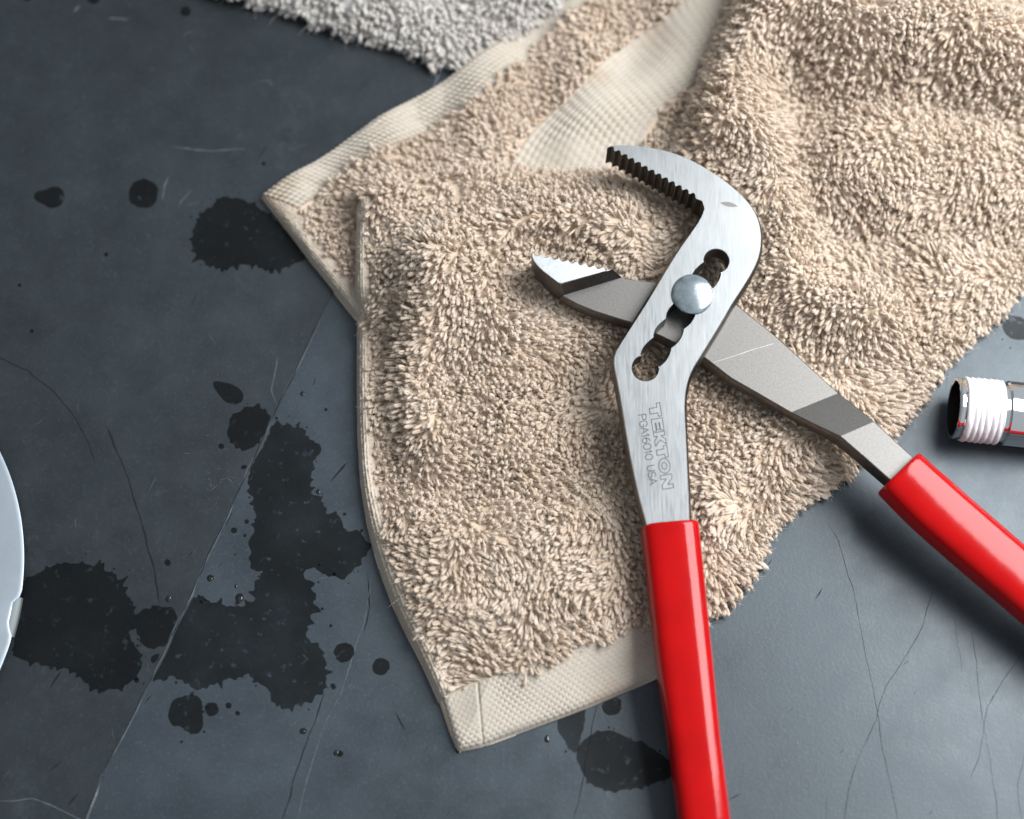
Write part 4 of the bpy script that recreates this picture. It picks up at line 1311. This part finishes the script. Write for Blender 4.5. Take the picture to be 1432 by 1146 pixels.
grip('grip', [(895.5, 738), (902.8, 797), (918, 933), (934, 1030), (947.5, 1132), (952, 1170)], [(976, 732), (982.6, 797), (994, 914), (1006, 1042), (1018.8, 1146), (1023, 1185)],
     8.6, 7.6, 'glossy red handle grip pointing to the bottom edge', 24)
grip('grip', [(1231.4, 689), (1273, 733), (1336, 788), (1432, 870), (1470, 903)], [(1279, 634), (1324, 675), (1387, 729), (1483, 812), (1521, 845)],
     8.8, 7.2, 'glossy red handle grip pointing to the right edge', 55)

# ------------------------------------------------------------------ chrome pipe with taped thread
RP = 10.6
pc = at([(1333, 571)], RP)[0]
az = math.radians(-6.0)
pipe = thing('chrome_pipe', 'polished chrome pipe end with white taped thread lying on slate at right edge', 'pipe', (pc[0], pc[1], 0), (0, 0, az))


def lathe_x(name, prof_, mat, parent, n=72, zc=RP, sharp=35, rad_fn=None, closed_prof=False):
    th = np.linspace(0, 2 * np.pi, n, endpoint=False)
    V = np.empty((len(prof_), n, 3))
    for i, (x, r_) in enumerate(prof_):
        rr_ = r_ if rad_fn is None else r_ + rad_fn(x, th)
        V[i, :, 0] = x; V[i, :, 1] = rr_ * np.cos(th); V[i, :, 2] = zc + rr_ * np.sin(th)
    bm = bmesh.new(); bv = [bm.verts.new(v * MM) for v in V.reshape(-1, 3)]
    for f in grid_faces(len(prof_), n, wrap=True): bm.faces.new([bv[i] for i in f])
    return finish(bm, name, [mat], parent, sharp)


body = lathe_x('pipe_tube', [(16.2, 9.5), (16.3, 10.3), (16.7, RP), (60, RP), (140, RP), (140.4, RP - .4), (140.4, 8.9)], M['chrome'], pipe)
lathe_x('pipe_bore', [(0.15, 9.0), (30, 8.9), (140.3, 8.9)], M['tube_inside'], pipe)
lathe_x('threaded_end', [(0.1, 8.95), (0.0, 9.2), (0.05, 9.75), (0.35, 10.0), (0.9, 10.05), (1.2, 9.6), (1.9, 9.55), (2.4, 10.05), (3.0, 9.6), (4, 9.6), (15.5, 9.6), (16.3, 9.6)], M['chrome'], pipe)
PIT = 1.95


def tape_r(x, th):
    u = (x / PIT - th / (2 * np.pi) + .05 * np.sin(3 * th + x) + .08 * np.sin(x * .9)) % 1.0
    v = np.abs(np.sin(np.pi * u)) ** .75
    return 0.55 * v + 0.08 * vnoise(np.cos(th) * 9, np.sin(th) * 9 + x, 2.0, 61) + 0.05 * vnoise(np.cos(th) * 9 + x, np.sin(th) * 9, .7, 62)


xs = np.arange(2.7, 14.6, 0.13)
lathe_x('thread_tape', [(2.55, 9.62)] + [(x, 10.08) for x in xs] + [(14.7, 10.3), (14.9, 9.65)], M['tape'], pipe, n=110, sharp=60, rad_fn=lambda x, th: tape_r(x, th) if 2.6 < x < 14.65 else 0 * th)

# ------------------------------------------------------------------ pale metal plate at the left edge
zc_ = 4.2
cpt = at([(-360, 815)], zc_)[0]; edge = at([(30.5, 815)], zc_)[0]
R = edge[0] - cpt[0]
plate = thing('round_metal_plate', 'pale round metal plate with a notched rim cut off by the left edge', 'plate', (cpt[0], cpt[1], STEP))
n = 260
th = np.linspace(0, 2 * np.pi, n, endpoint=False)
ny0, ny1 = at([(20, 832)], zc_)[0][1] - cpt[1], at([(20, 893)], zc_)[0][1] - cpt[1]
yy = R * np.sin(th); m = (np.cos(th) > 0)
notch = np.where(m, sstep((ny0 - yy) / 1.2) * sstep((yy - ny1) / 5.0), 0) * 2.3
prs = [(0.0, 3.0, 0), (0.5, 3.0, 0), (0.93, 3.0, .3), (0.985, 2.98, .8), (0.997, 2.9, 1), (1.0, 2.75, 1), (1.0, 2.6, 1), (0.996, 2.4, 1), (0.97, 2.2, .8), (0.90, 0.0, .0), (0.0, 0.0, 0)]
V = []
for f_, z_, kf in prs:
    rr_ = R * f_ - notch * kf
    V += [(r0 * math.cos(t), r0 * math.sin(t), z_ + (0 if f_ < .95 else 0)) for r0, t in zip(rr_, th)]
V = np.array(V)
bm = bmesh.new(); bv = [bm.verts.new(v * MM) for v in V]
for f in grid_faces(len(prs), n, wrap=True): bm.faces.new([bv[i] for i in f])
finish(bm, 'plate_disc', [M['plate']], plate, 40)
# bent down tongue of the rim below the notch
k = (np.cos(th) > 0) & (yy < ny0 + .2) & (yy > ny1 - .2)
tk = np.sort(np.where(th[k] > np.pi, th[k] - 2 * np.pi, th[k]))
V = []
for rr_, z_ in ((R - 2.9, 2.3), (R - 1.6, 1.9), (R - .4, 1.1), (R + .1, .5), (R - .1, .2)):
    V += [(rr_ * math.cos(t), rr_ * math.sin(t), z_) for t in tk]
mesh_obj('bent_tongue', V, grid_faces(5, len(tk)), M['dark_plate'], plate)
